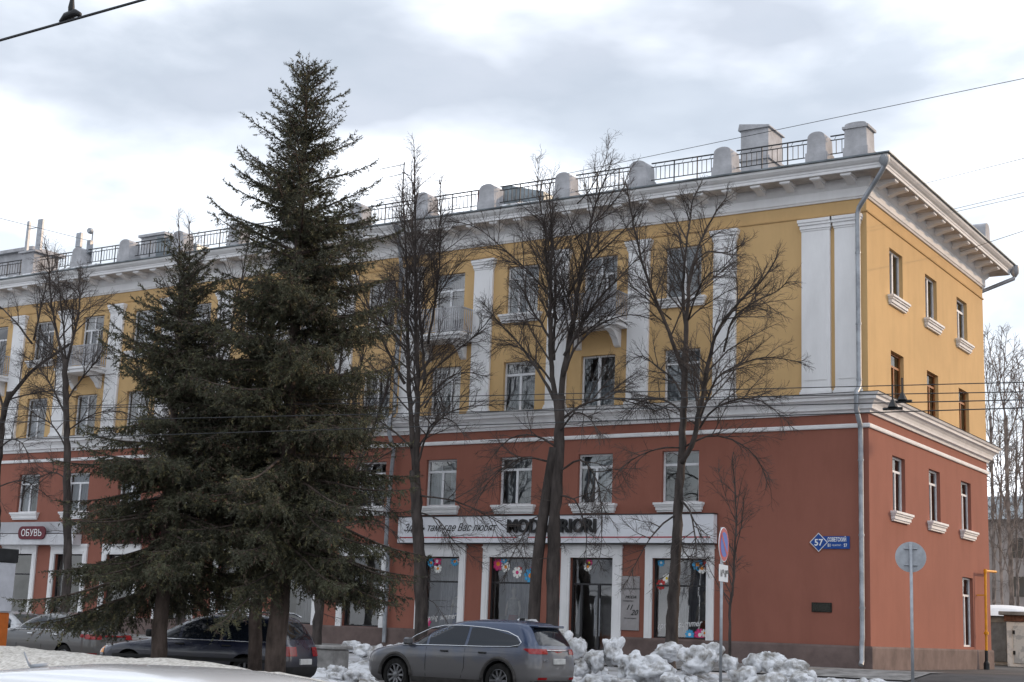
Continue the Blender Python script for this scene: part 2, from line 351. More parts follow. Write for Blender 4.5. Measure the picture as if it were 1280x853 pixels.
# windows: frame at the back of the reveal, panes and curtains as sub-parts
def window(w_, h, style, fm, curtain, seed):
    rs = random.Random(seed); mb = MB(); a = w_/2-.004; t = .065; y0,y1 = .12,.19
    mb.box(-a,a,y0,y1,.004,t); mb.box(-a,a,y0,y1,h-t,h-.004); mb.box(-a,-a+t,y0,y1,t,h-t); mb.box(a-t,a,y0,y1,t,h-t)
    zt = h*.74; cells = []
    if style == 'T':
        mb.box(-a+t,a-t,y0+.005,y1,zt-.04,zt+.04); mb.box(-.045,.045,y0+.005,y1,t,zt-.04)
        cells = [(-a+t,a-t,zt+.04,h-t),(-a+t,-.045,t,zt-.04),(.045,a-t,t,zt-.04)]
    elif style == 'T3':
        mb.box(-a+t,a-t,y0+.005,y1,zt-.035,zt+.035)
        for q in (-.2,.2): mb.box(q-.035,q+.035,y0+.005,y1,t,zt-.035)
        mb.box(-.03,.03,y0+.005,y1,zt+.035,h-t)
        cells = [(-a+t,-.03,zt+.035,h-t),(.03,a-t,zt+.035,h-t),(-a+t,-.235,t,zt-.035),(-.165,.165,t,zt-.035),(.235,a-t,t,zt-.035)]
    elif style == '2':
        mb.box(-.05,.05,y0+.005,y1,t,h-t); cells = [(-a+t,-.05,t,h-t),(.05,a-t,t,h-t)]
    elif style == 'side':
        mb.box(-a+t,a-t,y0+.005,y1,zt-.035,zt+.035); mb.box(-.04,.04,y0+.005,y1,t,zt-.035)
        cells = [(-a+t,a-t,zt+.035,h-t),(-a+t,-.04,t,zt-.035),(.04,a-t,t,zt-.035)]
    wnd = mb.build('window', fm, bld, (0,0,0))
    for c in cells:
        tl = rs.uniform(-.012,.012); k = MB(); k.add([(c[0],.16+tl,c[2]),(c[1],.16-tl,c[2]),(c[1],.16-tl*.4,c[3]),(c[0],.16+tl*.4,c[3])],[(0,1,2,3)]); k.build('pane', M['pane'], wnd, (0,0,0))
    for (u0,u1,z0,z1,cm) in curtain:
        ph = rs.uniform(0,6)
        k = MB().grid(lambda u,v:((u0+(u1-u0)*u)*a*2, .36+.03*math.sin(u*(u1-u0)*34+ph)+.008*math.sin(u*71+v*3), .02+(z0+(z1-z0)*v)*(h-.05)), 36, 2)
        k.build('curtain', M[cm], wnd, (0,0,0), True)
    return wnd
CURT = [[(-.5,.5,0,1,'curtain')],[(-.5,-.12,0,1,'curtain'),(.15,.5,0,1,'curtain')],[(-.5,.0,0,1,'curtain2'),(.0,.5,0,1,'curtain')],[(-.5,.5,0,.55,'curtain')],[(-.5,-.2,0,1,'curtain2')],[(-.5,.5,0,1,'curtain2')],[]]
def place(wd, s, z, side=False):
    wd.location = Vector((0,s,z) if side else (s,0,z))-WO[bld.name]
    if side: wd.rotation_euler.z = R(90)
for i,x in enumerate(WX):
    place(window(1.3,1.65,'T',M['frame'],CURT[(3*i+6)%7],i), x, W2[0])
    place(window(1.3,1.75,('2','2','T','T3')[i%4] if i else 'T',M['frame'],CURT[(2*i+1)%6],i+20), x, W3[0])
    z4 = 11.78 if i in BALC else W4[0]
    place(window(1.3,W4[1]-z4,('2','T3','T3','T')[i%4],M['frame'],CURT[(5*i+2)%6],i+40), x, z4)
for i,y in enumerate(SY):
    place(window(1.24,1.73,'side',M['frame'],CURT[i],i+60), y, 5.6, True)
    place(window(1.28,1.68,'side',M['wood'],CURT[(4,6,6)[i]],i+70), y, 8.95, True)
    place(window(1.32,1.57,'2' if i<2 else 'T',M['frame'],CURT[(1,0,3)[i]],i+80), y, 12.38, True)
dw = window(1.32,2.38,'side',M['frame'],CURT[3],90); place(dw,10.26,1.6,True)
def sill(w_):
    h = w_/2; mb = MB(); mb.box(-h,h,-.20,.17,-.07,-.001); mb.box(-h+.03,h-.03,-.16,.01,-.13,-.07); mb.box(-h+.06,h-.06,-.12,.01,-.24,-.13); mb.box(-h+.09,h-.09,-.08,.01,-.30,-.24)
    return mb.build('window_sill', M['white'], bld, (0,0,0))
s0 = sill(1.72); first = True
for i,x in enumerate(WX):
    for z in (W2[0], W4[0]):
        if z == W4[0] and i in BALC: continue
        o = s0 if first else copy_tree(s0, bld); first = False; place(o, x, z)
s1_ = sill(1.74); first = True
for y in SY:
    for z in (5.6, 12.38):
        o = s1_ if first else copy_tree(s1_, bld); first = False; place(o, y, z, True)
# small snow and weeds left out: dark tin on the sills
# balconies
def balcony():
    mb = MB(); mb.box(-1.12,1.12,-.85,.0,-.24,-.10); mb.box(-1.18,1.18,-.91,.0,-.10,-.0)
    b = mb.build('balcony', M['white'], bld, (0,0,0))
    for s_ in (-1,1):
        k = MB().prism([(0,-.242),(-.78,-.242),(-.78,-.34),(-.5,-.42),(-.25,-.62),(-.12,-.8),(0,-.85)], s_*.75-.11, s_*.75+.11, 'x'); k.build('bracket', M['white'], b, (0,0,0))
    k = MB()
    for x0,x1,ya,yb in ((-1.12,1.12,-.86,-.82),(-1.12,-1.08,-.82,0),(1.08,1.12,-.82,0)): k.box(x0,x1,ya,yb,.86,.91); k.box(x0,x1,ya+.001,yb-.001,.05,.09)
    for j in range(24): x = -1.05+2.1*j/23; k.box(x-.022,x+.022,-.855,-.825,.09,.86)
    for j in range(7):
        for s_ in (-1.1,1.1): y = -.75+.7*j/6; k.box(s_-.012,s_+.012,y-.02,y+.02,.09,.86)
    k.build('balustrade', M['pier'], b, (0,0,0))
    return b
b0 = balcony()
for n_,i in enumerate(sorted(BALC)):
    o = b0 if n_ == 0 else copy_tree(b0, bld); place(o, WX[i], 11.78)
k = MB(); k.box(-.2,1.06,-.815,-.80,.1,.84); 
pan = k.build('balcony_screen', M['frame'], bld, (0,0,0)); place(pan, WX[1], 11.78)
# shop fronts
def flower(x, z, r_, y, petal, core, k, rot, parent):
    mb = MB(); vs_ = [(x,y,z)]; fs = []
    for q in range(k):
        t = 2*math.pi*q/k+rot; n_ = len(vs_); h_ = math.pi/k
        for dt,rr in ((-h_*.98,.5),(-h_*.75,.9),(0,1.0),(h_*.75,.9),(h_*.98,.5)): vs_.append((x+math.cos(t+dt)*rr*r_, y, z+math.sin(t+dt)*rr*r_))
        fs.append((0,n_,n_+1,n_+2,n_+3,n_+4))
    mb.add(vs_, fs); mb.cur = 1
    mb.add([(x+math.cos(2*math.pi*q/10)*r_*.32, y-.001, z+math.sin(2*math.pi*q/10)*r_*.32) for q in range(10)],[tuple(range(10))])
    return mb.build('flower_sticker', [FM[petal],FM[core]], parent)
FC = dict(pink=(.7,.06,.22), blue=(.08,.42,.75), white=(.85,.85,.82), orange=(.85,.3,.03), red=(.6,.05,.05), yellow=(.8,.6,.05), violet=(.45,.15,.5))
FM = {k_: mat('sticker_'+k_, c, .6, .05, 3) for k_,c in FC.items()}
FLW = {0:[(-6.88,3.87,.13,'blue','white'),(-6.87,3.18,.17,'red','white'),(-6.67,3.38,.15,'white','yellow'),(-5.6,3.82,.2,'blue','orange'),(-5.45,3.7,.17,'white','orange'),(-5.3,3.82,.15,'red','blue'),(-5.5,1.66,.2,'pink','white'),(-5.85,1.66,.16,'blue','white'),(-5.34,1.72,.13,'white','orange')],
 1:[(-9.55,3.72,.16,'white','orange'),(-9.5,3.85,.13,'pink','yellow')],
 2:[(-13.05,3.78,.24,'pink','orange'),(-12.82,3.9,.13,'blue','white'),(-12.74,3.68,.19,'white','orange'),(-12.27,3.5,.2,'white','pink'),(-12.2,3.58,.13,'red','violet'),(-11.74,3.4,.26,'blue','orange'),(-11.7,3.6,.1,'pink','white')],
 3:[(-15.6,3.85,.19,'pink','white'),(-15.85,3.8,.16,'blue','orange'),(-15.55,3.6,.17,'white','orange'),(-14.85,3.85,.17,'blue','orange'),(-14.68,3.9,.1,'white','pink'),(-15.9,1.75,.17,'pink','white')]}
for i,(a,b) in enumerate(SHOP):
    zb = ZP+.005 if i != 1 else ZG+.12; mb = MB(); fr = .05; zt = 3.15; fm = M['shopframe']
    sw = .25 if i != 1 else .33
    k = MB(); y0 = -.07
    k.box(a-sw,a-.001,y0,.02,zb-.02 if i!=1 else ZG,4.0); k.box(b+.001,b+sw,y0,.02,zb-.02 if i!=1 else ZG,4.0); k.box(a-sw,b+sw,y0-.004,.02,4.0,4.42)
    k.box(a-sw-.03,b+sw+.03,y0-.03,.02,4.30,4.36)
    k.box(a-sw+.06,a-.07,y0-.02,y0,zb+.1,3.98); k.box(b+.07,b+sw-.06,y0-.02,y0,zb+.1,3.98); k.box(a-.09,b+.09,y0-.025,y0-.004,4.06,4.13); k.box((a+b)/2-.14,(a+b)/2+.14,y0-.05,y0-.004,4.0,4.40)
    k.build('shop_window_surround', M['white'], bld)
    y0,y1 = .14,.22
    mb.box(a,b,y0,y1,4.0-fr,4.0-.002); mb.box(a,a+fr,y0,y1,zb,4.0-fr); mb.box(b-fr,b,y0,y1,zb,4.0-fr); mb.box(a+fr,b-fr,y0,y1,zb,zb+fr); mb.box(a+fr,b-fr,y0+.004,y1,zt-.03,zt+.03)
    cells = [(a+fr,b-fr,zt+.03,4.0-fr),(a+fr,b-fr,zb+fr,zt-.03)]
    if i == 1:
        c = (a+b)/2+.2
        for q in (a+.36,c,): mb.box(q-.04,q+.04,y0+.004,y1,zb+fr,zt-.03)
        cells = [cells[0],(a+fr,a+.32,zb+fr,zt-.03),(a+.40,c-.04,zb+fr,zt-.03),(c+.04,b-fr,zb+fr,zt-.03)]
    sw_ = mb.build('shop_door' if i == 1 else 'shop_window', fm, bld)
    if i == 1:
        k = MB()
        for q in (c-.09,c+.09): k.tube([(q,y0-.06,1.5),(q,y0-.06,2.7)], .018, 8); k.box(q-.01,q+.01,y0-.06,y0+.01,1.7,1.72); k.box(q-.01,q+.01,y0-.06,y0+.01,2.5,2.52)
        k.build('handle', M['zinc'], sw_)
    for c_ in cells: MB().add([(c_[0],.19,c_[2]),(c_[1],.187,c_[2]),(c_[1],.19,c_[3]),(c_[0],.187,c_[3])],[(0,1,2,3)]).build('pane', M['shoppane'], sw_)
    if i in FLW:
        for (x,z,r_,p_,c_) in FLW[i]:
            flower(x, z, r_, .176-.0015*(int(x*100)%5), p_, c_, 7+(i+int(x*10))%3, x*7, sw_)
    if i == 0: text('lettering', 'spring  summer', .30, M['lw'], sw_, (-6.98,.172,1.80), shear=.35, rot=(R(90),R(-5),0), ext=.001, sx=.82)
    if i == 3: text('lettering', 'spring  summer', .27, M['lw'], sw_, (-15.95,.172,1.80), shear=.35, rot=(R(90),R(-5),0), ext=.001, sx=.74)
    if i == 1: continue
    if i in (0,2,3,5,8): # cloth backdrop inside the display
        MB().grid(lambda u,v:(a+.1+(b-a-.2)*u, .95+.04*math.sin(u*50), 1.6+2.3*v), 60, 1).build('display_curtain', M['curtain2'], bld, None, True)
# door step
MB().bbox(-10.6,-8.0,-.75,.12,ZG-.1,ZG+.115,.02).build('door_step', M['kerb'], bld)
# roof
k = MB(); e_ = 1.04; zr0,zr1 = 16.05,18.35; hy = LD/2
k.add([(XL,-e_,zr0),(e_,-e_,zr0),(e_,LD+e_,zr0),(XL,LD+e_,zr0),(XL,hy,zr1),(-6.2,hy,zr1)],[(0,1,5,4),(1,2,5),(2,3,4,5),(0,4,3)])
k.build('roof', M['roof'], bld)
# roof piers and railings along the eaves
def pier(w_, h, d=.62, arch=.2, tp=.03):
    n = 10; poly = [(-w_/2,0),(w_/2,0),(w_/2-tp,h-arch)]+[((w_/2-tp)*math.cos(math.pi*q/n), h-arch+arch*math.sin(math.pi*q/n)**.8) for q in range(1,n)]+[(-w_/2+tp,h-arch)]
    mb = MB().prism(poly, -d/2, d/2, 'y'); mb.box(-w_/2-.03,w_/2+.03,-d/2-.03,d/2+.03,-.25,.06)
    return mb
PIERX = [-1.30,-4.45,-7.5,-10.4,-13.5,-16.35,-19.4,-22.5,-25.5,-28.6,-31.7,-34.6,-37.7,-40.7,-43.8]
PZ = 16.34
pr0 = pier(.64,.72).build('roof_pier', M['pier'], bld, (0,0,0))
for i,x in enumerate(PIERX):
    o = pr0 if i == 0 else copy_tree(pr0, bld); o.location = Vector((x,-.5,PZ))-WO[bld.name]; o.rotation_euler = (0,0,R(random.uniform(-2,2))); o.scale = (random.uniform(.95,1.1),1,random.uniform(.95,1.06))
k = pier(.72,.86,.7,.08,.02); k.box(-.41,.41,-.39,.39,.66,.74)
o = k.build('corner_pier', M['pier'], bld, (0,0,0)); o.location = Vector((-.05,-.45,PZ))-WO[bld.name]
o = copy_tree(pr0, bld); o.rotation_euler.z = R(90); o.location = Vector((.45,11.2,PZ-.1))-WO[bld.name]
ends = [(-.4,-.95)]+[(a-.36,b+.36) for a,b in zip([-1.3]+PIERX[1:],PIERX[1:])]
for a,b in ends:
    mb = MB(); y = -.5; mb.box(b,a,y-.02,y+.02,PZ+.60,PZ+.635); mb.box(b,a,y-.015,y+.015,PZ+.47,PZ+.495); mb.box(b,a,y-.015,y+.015,PZ+.03,PZ+.055)
    n = max(2,int(round((a-b)/.17)))
    for j in range(1,n):
        x = b+(a-b)*j/n; big = j%5 == 0; hw = .016 if big else .009
        mb.box(x-hw,x+hw,y-hw,y+hw,PZ-.16 if big else PZ+.055, PZ+.60 if big else PZ+.47)
        if not big and j%2: mb.tube([(x-.06,y,PZ+.495),(x-.02,y,PZ+.56),(x,y,PZ+.60)],.008,3)
    mb.build('railing', M['dark'], bld)
# chimneys
k = MB(); k.box(-38.25,-37.15,-.95,-.05,17.12,17.2); k.box(-38.08,-37.32,-.84,-.16,16.3,17.12); k.build('antenna_plinth', M['pier'], bld)
k = MB(); k.box(-5.05,-4.05,2.0,3.2,16.6,18.55); k.prism([(-5.13,18.55),(-3.97,18.55),(-4.0,18.62),(-5.08,18.78)],1.92,3.28,'y'); k.box(-5.12,-3.98,1.93,3.27,17.45,17.55)
k.build('chimney', M['pier'], bld)
k = MB(); k.box(-32.9,-31.5,1.2,2.6,16.4,17.75); k.box(-33.0,-31.4,1.1,2.7,17.75,17.86); k.build('chimney', M['pier'], bld)
k = MB(); k.box(-42.2,-39.6,.9,2.4,16.4,17.85); k.box(-42.4,-39.4,.7,2.6,17.85,18.0); k.build('chimney', M['pier'], bld)
# dormer behind the fifth pier
k = MB(); k.box(-14.5,-13.9,.1,.9,16.3,17.15); k.build('roof_hatch', mat('hatch_red',(.13,.03,.025),.7,.3,4), bld)
k = MB(); k.prism([(-13.8,16.3),(-12.0,16.3),(-12.0,16.95),(-13.4,17.35),(-13.8,17.35)],.6,2.4,'y'); k.build('dormer', M['roof'], bld)
k = MB(); k.prism([(-31.3,16.3),(-28.9,16.3),(-28.9,16.9),(-31.3,17.5)],.6,2.4,'y'); k.build('dormer', M['roof'], bld)
# snow left on the eaves
for a,b in ((-46,-36.3),(-35.6,-33.2),(-12.8,-11.2),(-15.2,-14.2)):
    x = a; k = MB()
    while x < b: 
        w_ = random.uniform(.3,.8); k.prism([(-.98,16.07),(-.55,16.15),(-.6,16.15+random.uniform(.04,.12)),(-.95,16.07+random.uniform(.03,.08))], x, min(b,x+w_)+.01, 'x'); x += w_
    k.build('roof_snow', M['snow'], bld)
# rain pipes
pipe = MB(); rp_ = .075
pipe.lathe([(.06,15.62),(.16,15.78),(.17,16.0),(.15,16.02)],(.86,-.86,0),'z',14)
pipe.tube([(.86,-.86,15.7),(.80,-.84,15.55),(-.12,-.33,14.62),(-.17,-.31,14.45),(-.17,-.31,9.15),(-.17,-.34,9.05),(-.17,-.55,8.9),(-.17,-.56,8.35),(-.17,-.25,7.95),(-.17,-.22,7.8),(-.17,-.22,1.75),(-.17,-.27,1.6),(-.17,-.27,1.1),(-.17,-.36,.98)], rp_, 14)
for z in (13.2,11.0,9.3,6.9,4.7,2.6): pipe.lathe([(rp_,z-.03),(rp_+.013,z-.03),(rp_+.013,z+.03),(rp_,z+.03)],(-.17,-.31 if z>9 else -.22,0),'z',14)
pipe.build('rain_pipe', M['zinc'], bld, None, True, 40)
pipe = MB(); pipe.tube([(-17.3,-.86,15.7),(-17.3,-.8,15.5),(-17.45,-.33,14.5),(-17.45,-.31,9.1),(-17.45,-.56,8.9),(-17.45,-.56,8.35),(-17.45,-.22,7.8),(-17.45,-.38,5.5),(-17.45,-.38,4.3),(-17.45,-.2,4.0),(-17.45,-.2,1.0)], rp_, 12); pipe.lathe([(.06,15.62),(.16,15.78),(.17,16.0),(.15,16.02)],(-17.3,-.86,0),'z',14)
pipe.build('rain_pipe', M['zinc'], bld, None, True, 40)
pipe = MB(); pipe.lathe([(.06,15.55),(.16,15.7),(.17,15.98),(.15,16.0)],(1.0,LD+.9,0),'z',14); pipe.tube([(1.0,LD+.9,15.7),(.97,LD+.9,15.5),(-.75,LD+.3,14.75),(-.9,LD+.2,14.5),(-.9,LD+.2,1.0)], rp_, 12)
pipe.build('rain_pipe', M['zinc'], bld, None, True, 40)
# gas pipe on the end wall
g = MB(); g.tube([(.3,11.35,1.5),(.3,11.45,4.2),(.3,11.52,4.28),(.3,12.9,4.32)], .045, 10); g.lathe([(.055,2.05),(.085,2.05),(.085,2.15),(.055,2.15)],(.3,11.38,0),'z',12); g.box(.0,.3,11.37,11.41,3.4,3.44); g.box(0,.3,12.6,12.64,4.30,4.34)
g.tube([(.3,11.45,4.2),(.3,11.45,4.34)],.06,10)
gp = tag(g.build('gas_pipe', M['yellow'], None, None, True, 40), 'yellow gas pipe rising up the far end of the red wall', 'pipe')
g = MB(); g.tube([(.3,11.34,ZG+.02),(.3,11.35,1.5)], .06, 10); g.lathe([(.11,ZG),(.11,ZG+.22),(.06,ZG+.3)],(.3,11.34,0),'z',12); g.build('sleeve', M['dark'], gp)

# ------------------------------------------------------------------ signs on the building
def script(name, s, size, loc, parent, sx=1): return text(name, s, size, M['black'], parent, loc, shear=.45, ext=.006, sx=sx)
sg = empty('shop_sign', (-10.9,-.1,4.45), 'long white shop fascia with a red stripe and black letters above the display windows', 'shop sign')
k = MB(); k.box(-17.0,-4.85,-.32,-.055,4.46,5.35); k.build('panel', M['signw'], sg)
k = MB(); k.box(-17.03,-4.82,-.335,-.05,5.352,5.385); k.box(-17.02,-4.83,-.33,-.05,4.43,4.458); k.build('trim', M['dark'], sg)
for a,b in ((-16.9,-12.0),(-11.6,-4.95)): MB().box(a,b,-.327,-.321,4.62,4.66).build('stripe', M['signred'], sg)
text('lettering', 'MODA PRIORI', .62, M['black'], sg, (-12.38,-.40,4.80), ext=.06, sx=.875, offset=.012)
script('lettering', 'Здесь там, где Вас любят', .36, (-16.75,-.327,4.86), sg, .86)
sg2 = empty('shoe_shop_sign', (-35.5,-.1,4.4), 'grey fascia with a maroon oval plate of white letters, far left', 'shop sign')
MB().box(-42,-33.6,-.30,-.06,4.85,5.32).build('panel', M['signg'], sg2); MB().box(-42,-33.5,-.5,-.06,4.36,4.80).build('lower_panel', mat('sign_pale',(.6,.6,.62),.5,.1,2), sg2)
n = 8; hw, hh = .85, .27
poly = [(hw-hh*.8+math.cos(math.pi*(q/n-.5))*hh*.8, math.sin(math.pi*(q/n-.5))*hh) for q in range(n+1)]+[(-hw+hh*.8-math.cos(math.pi*(q/n-.5))*hh*.8, math.sin(math.pi*(.5-q/n))*hh) for q in range(n+1)]
MB().prism([(-36.02+a,4.85+b) for a,b in poly], -.56,-.50,'y').build('name_plate', M['maroon'], sg2)
text('lettering', 'ОБУВЬ', .40, M['lw'], sg2, (-36.02,-.57,4.71), align='CENTER', sx=.98)
sg3 = empty('maroon_sign', (-26.5,-.1,4.4), 'maroon fascia with white letters half hidden behind the spruces', 'shop sign')
MB().box(-31.5,-22.4,-.28,-.06,4.46,5.3).build('panel', M['maroon'], sg3)
text('lettering', 'ПТА', .6, M['lw'], sg3, (-27.0,-.29,4.65), ext=.02)
ad = empty('address_sign', (-1.25,-.03,4.2), 'blue street name plate with diamond number 57 on the red wall', 'address sign')
MB().box(-1.42,-.60,-.035,-.005,4.31,4.68).build('name_plate', M['blue'], ad)
def dia(r_, y0, y1): return MB().prism([(-1.55-r_,4.5),(-1.55,4.5-r_),(-1.55+r_,4.5),(-1.55,4.5+r_)], y0, y1, 'y')
dia(.285,-.045,-.036).build('number_border', M['lw'], ad); dia(.255,-.052,-.046).build('number_plate', M['blue'], ad)
text('lettering', '57', .27, M['lw'], ad, (-1.55,-.054,4.405), align='CENTER', ext=.001, offset=.006)
text('lettering', 'СОВЕТСКИЙ', .165, M['lw'], ad, (-1.275,-.038,4.525), ext=.001, sx=.56, offset=.004)
text('lettering', '81', .13, M['lw'], ad, (-1.275,-.038,4.37), ext=.001, sx=.8, offset=.003)
text('lettering', '◂проспект – ', .075, M['lw'], ad, (-1.15,-.038,4.395), ext=.001, sx=.8)
text('lettering', '57', .13, M['lw'], ad, (-.78,-.038,4.37), ext=.001, sx=.8, offset=.003)
pq = MB(); pq.bbox(-1.78,-1.16,-.04,-.003,2.45,2.73,.008); pq = tag(pq.build('plaque', M['plaque']), 'small dark bronze plaque on the red wall below the address sign', 'plaque')
MB().box(-1.74,-1.20,-.046,-.041,2.49,2.69).build('inscription_field', mat('plaque_field',(.05,.05,.042),.45,.4,30,.4,60,.5), pq)
hp = empty('opening_hours_board', (-7.85,-.05,1.7), 'narrow grey board with opening hours between shop door and window', 'notice board')
MB().bbox(-8.2,-7.52,-.05,-.005,1.72,3.42,.008).build('panel', mat('board_grey',(.33,.31,.31),.5,.1,3), hp)
text('lettering', 'режим работы', .085, M['black'], hp, (-8.08,-.056,3.0), ext=.001); script('lettering', 'MODA', .13, (-8.02,-.056,2.72), hp); text('lettering', 'ежедневно', .07, M['black'], hp, (-8.1,-.056,2.62), ext=.001)
script('lettering', '11', .24, (-8.0,-.056,2.36), hp); script('lettering', '20', .24, (-7.82,-.056,2.20), hp); text('lettering', 'без выходных', .065, M['black'], hp, (-8.05,-.056,2.08), ext=.001)
# display mannequins behind the glass
for x,c,lb in ((-12.6,(.3,.03,.03),'mannequin in a dark red skirt behind the second display window'),(-14.85,(.03,.06,.16),'mannequin in dark blue behind the leftmost display window of the white-signed shop'),(-5.5,(.4,.16,.1),'mannequin in a rust coat behind the display window nearest the corner')):
    mq = empty('mannequin', (x,.55,1.2), lb, 'mannequin')
    MB().lathe([(.02,3.02),(.075,2.98),(.09,2.9),(.08,2.82),(.05,2.76),(.05,2.70),(.10,2.66),(.19,2.60)],(x,.55,0),'z',14).build('head', mat('mannequin_skin',(.6,.55,.5),.5,.05,2), mq, None, True)
    MB().lathe([(.19,2.61),(.2,2.5),(.17,2.3),(.13,2.15),(.17,1.98)],(x,.55,0),'z',16).build('torso', mat('mannequin_top',(.45,.44,.43),.9,.2,5), mq, None, True)
    MB().lathe([(.15,2.1),(.19,1.9),(.24,1.6),(.26,1.35)],(x,.55,0),'z',16).build('skirt', mat('cloth_%d'%int(-x*10),c,.9,.2,5), mq, None, True)
    mb = MB()
    for s_ in (-1,1): mb.tube([(x+s_*.2,.55,2.56),(x+s_*.27,.53,2.3),(x+s_*.26,.48,2.05)],[.05,.042,.03],8)
    mb.tube([(x,.55,1.4),(x,.55,1.06)],.03,8); mb.lathe([(.16,1.051),(.16,1.07)],(x,.55,0),'z',16)
    mb.build('arm', MATS['mannequin_skin'], mq, None, True)
# aerials on the roof
def aerial(x, z0, lb, kind):
    a = empty('mobile_antenna', (x,-.4,z0), lb, 'antenna')
    if kind == 0:
        MB().tube([(x,-.4,z0-.1),(x,-.4,z0+1.5)],.03,8).tube([(x-.55,-.4,z0+1.25),(x+.3,-.4,z0+1.25)],.02,6).build('mast', M['zinc'], a)
        for dx,w_ in ((-.55,.07),(.25,.16)): MB().bbox(x+dx-w_,x+dx+w_,-.62,-.45,z0+.1,z0+1.55,.03).build('panel', M['grey'], a)
    else:
        MB().tube([(x-.3,-.4,z0-.1),(x-.3,-.4,z0+.7)],.03,8).tube([(x+.3,-.3,z0-.6),(x+.3,-.3,z0+.75)],.03,8).build('mast', M['zinc'], a)
        MB().bbox(x-.42,x-.12,-.6,-.42,z0+.02,z0+.68,.03).build('panel', M['grey'], a)
        MB().lathe([(.10,-.55),(.13,-.5),(.13,-.38),(.10,-.35)],(x+.3,0,z0+.72),'y',14).build('dish', M['grey'], a); MB().bbox(x+.2,x+.42,-.5,-.3,z0-.3,z0+.3,.02).build('radio_box', M['zinc'], a)
aerial(-37.7,17.15,'tall pair of grey mobile antenna panels on a roof pier, far left','a' and 0)
aerial(-34.6,17.1,'short antenna panel and round dish on the next roof pier',1)
tv = MB(); bx,by = -18.6,1.0; tv.tube([(bx,by,16.4),(bx,by,19.1)],.025,6)
for z,l,c in ((19.0,1.25,-.55),(18.62,.75,-.35),(17.75,1.6,-.5)): tv.tube([(bx+c-l/2,by,z-.02),(bx+c+l/2,by,z+.02)],.014,5)
tv.tube([(bx+.1,by-.25,18.62),(bx+.1,by+.25,18.62)],.02,5)
tag(tv.build('television_aerial', M['dark']), 'thin television aerial with crossbars on the roof behind the tree', 'aerial')
# ------------------------------------------------------------------ bare trees
def smooth_path(pts, step=.22):
    pts = [Vector(p) for p in pts]; out_ = [pts[0]]; n = len(pts)
    for i in range(n-1):
        p0_,p1_,p2_,p3_ = pts[max(i-1,0)],pts[i],pts[i+1],pts[min(i+2,n-1)]
        k = max(1,int((p2_-p1_).length/step))
        for j in range(1,k+1):
            t = j/k; out_.append(.5*((2*p1_)+(p2_-p0_)*t+(2*p0_-5*p1_+4*p2_-p3_)*t*t+(3*p1_-p0_-3*p2_+p3_)*t**3))
    return out_
def perp(d, rs):
    a = Vector((rs.gauss(0,1),rs.gauss(0,1),rs.gauss(0,1))); a -= d*a.dot(d); return a.normalized() if a.length > 1e-6 else Vector((1,0,0))
class Twigs:                               # three-sided tapering tubes, collected as arrays
    def __init__(s): s.P = []; s.n = 0; s.V = []; s.F = []
    def tube(s, pts, r0, r1, k=3):
        m = len(pts); base = len(s.V); ref = None
        for i,p in enumerate(pts):
            t = (pts[min(i+1,m-1)]-pts[max(i-1,0)])
            t = t.normalized() if t.length > 1e-9 else Vector((0,0,1))
            if ref is None: ref = Vector((1,0,0)) if abs(t.x) < .8 else Vector((0,1,0))
            a = (ref-t*ref.dot(t)).normalized(); b = t.cross(a); ref = a; r_ = r0+(r1-r0)*i/(m-1)
            for q in range(k):
                c = 6.2832*q/k; v = p+(a*math.cos(c)+b*math.sin(c))*r_; s.V.append((v.x,v.y,v.z))
        for i in range(m-1):
            for q in range(k):
                a_,b_ = base+i*k+q, base+i*k+(q+1)%k; s.F.append((a_,b_,b_+k,a_+k))
def shoot(start, d, length, rs, droop, wig, seg):
    pts = [start]; p = start; d = d.normalized()
    for i in range(seg):
        d = (d+Vector((rs.gauss(0,wig),rs.gauss(0,wig),rs.gauss(0,wig)+droop))).normalized(); p = p+d*(length/seg); pts.append(p)
    return pts
def ramify(tw, pts, r0, r1, level, rs, P):
    # side shoots along one branch
    L_ = sum((b-a).length for a,b in zip(pts,pts[1:])); sp = P['sp'][level]; acc = rs.uniform(0,sp); run = 0
    start = P['bare'][level]*L_
    for a,b in zip(pts,pts[1:]):
        sl_ = (b-a).length; 
        if sl_ < 1e-6: continue
        d = (b-a)/sl_
        while acc < run+sl_:
            t = (acc-run)/sl_; f = acc/L_
            if acc >= start:
                o = a+(b-a)*t; ang = rs.uniform(*P['ang'][level]); q = perp(d,rs)
                nd = d*math.cos(ang)+q*math.sin(ang); nd.z += P['lift'][level]
                ln = min(P['max'][level], P['len'][level]*(L_-acc)+P['min'][level])*rs.uniform(.6,1.25)
                if rs.random() < P.get('keep',1):
                    last = level+1 >= len(P['sp']); seg = 1 if last else (6,5,3)[level]; k = (5,4,3)[level]
                    sh = shoot(o, nd, ln, rs, P['droop'][level], P['wig'][level], seg)
                    rr = min((r0+(r1-r0)*f)*.62, P['rmax'][level]*(.5+ln/P['max'][level]))
                    rr = max(rr, P['rmin'][level])
                    tw.tube(sh, rr, P['rmin'][level]*.7, k)
                    if level+1 < len(P['sp']): ramify(tw, sh, rr, P['rmin'][level], level+1, rs, P)
            acc += sp*rs.uniform(.6,1.4)
        run += sl_
LP = dict(sp=(.18,.105,.075), bare=(.2,.2,.12), ang=((.4,1.0),(.4,.95),(.35,.85)), lift=(.22,.05,-.02), len=(.5,.5,.5), min=(.28,.15,.09), max=(2.4,1.15,.5),
     droop=(-.015,-.035,-.05), wig=(.09,.10,.10), rmax=(.019,.0078,.0042), rmin=(.0058,.0038,.0028))
HP = dict(LP); HP['sp'] = (.26,.16,.12)
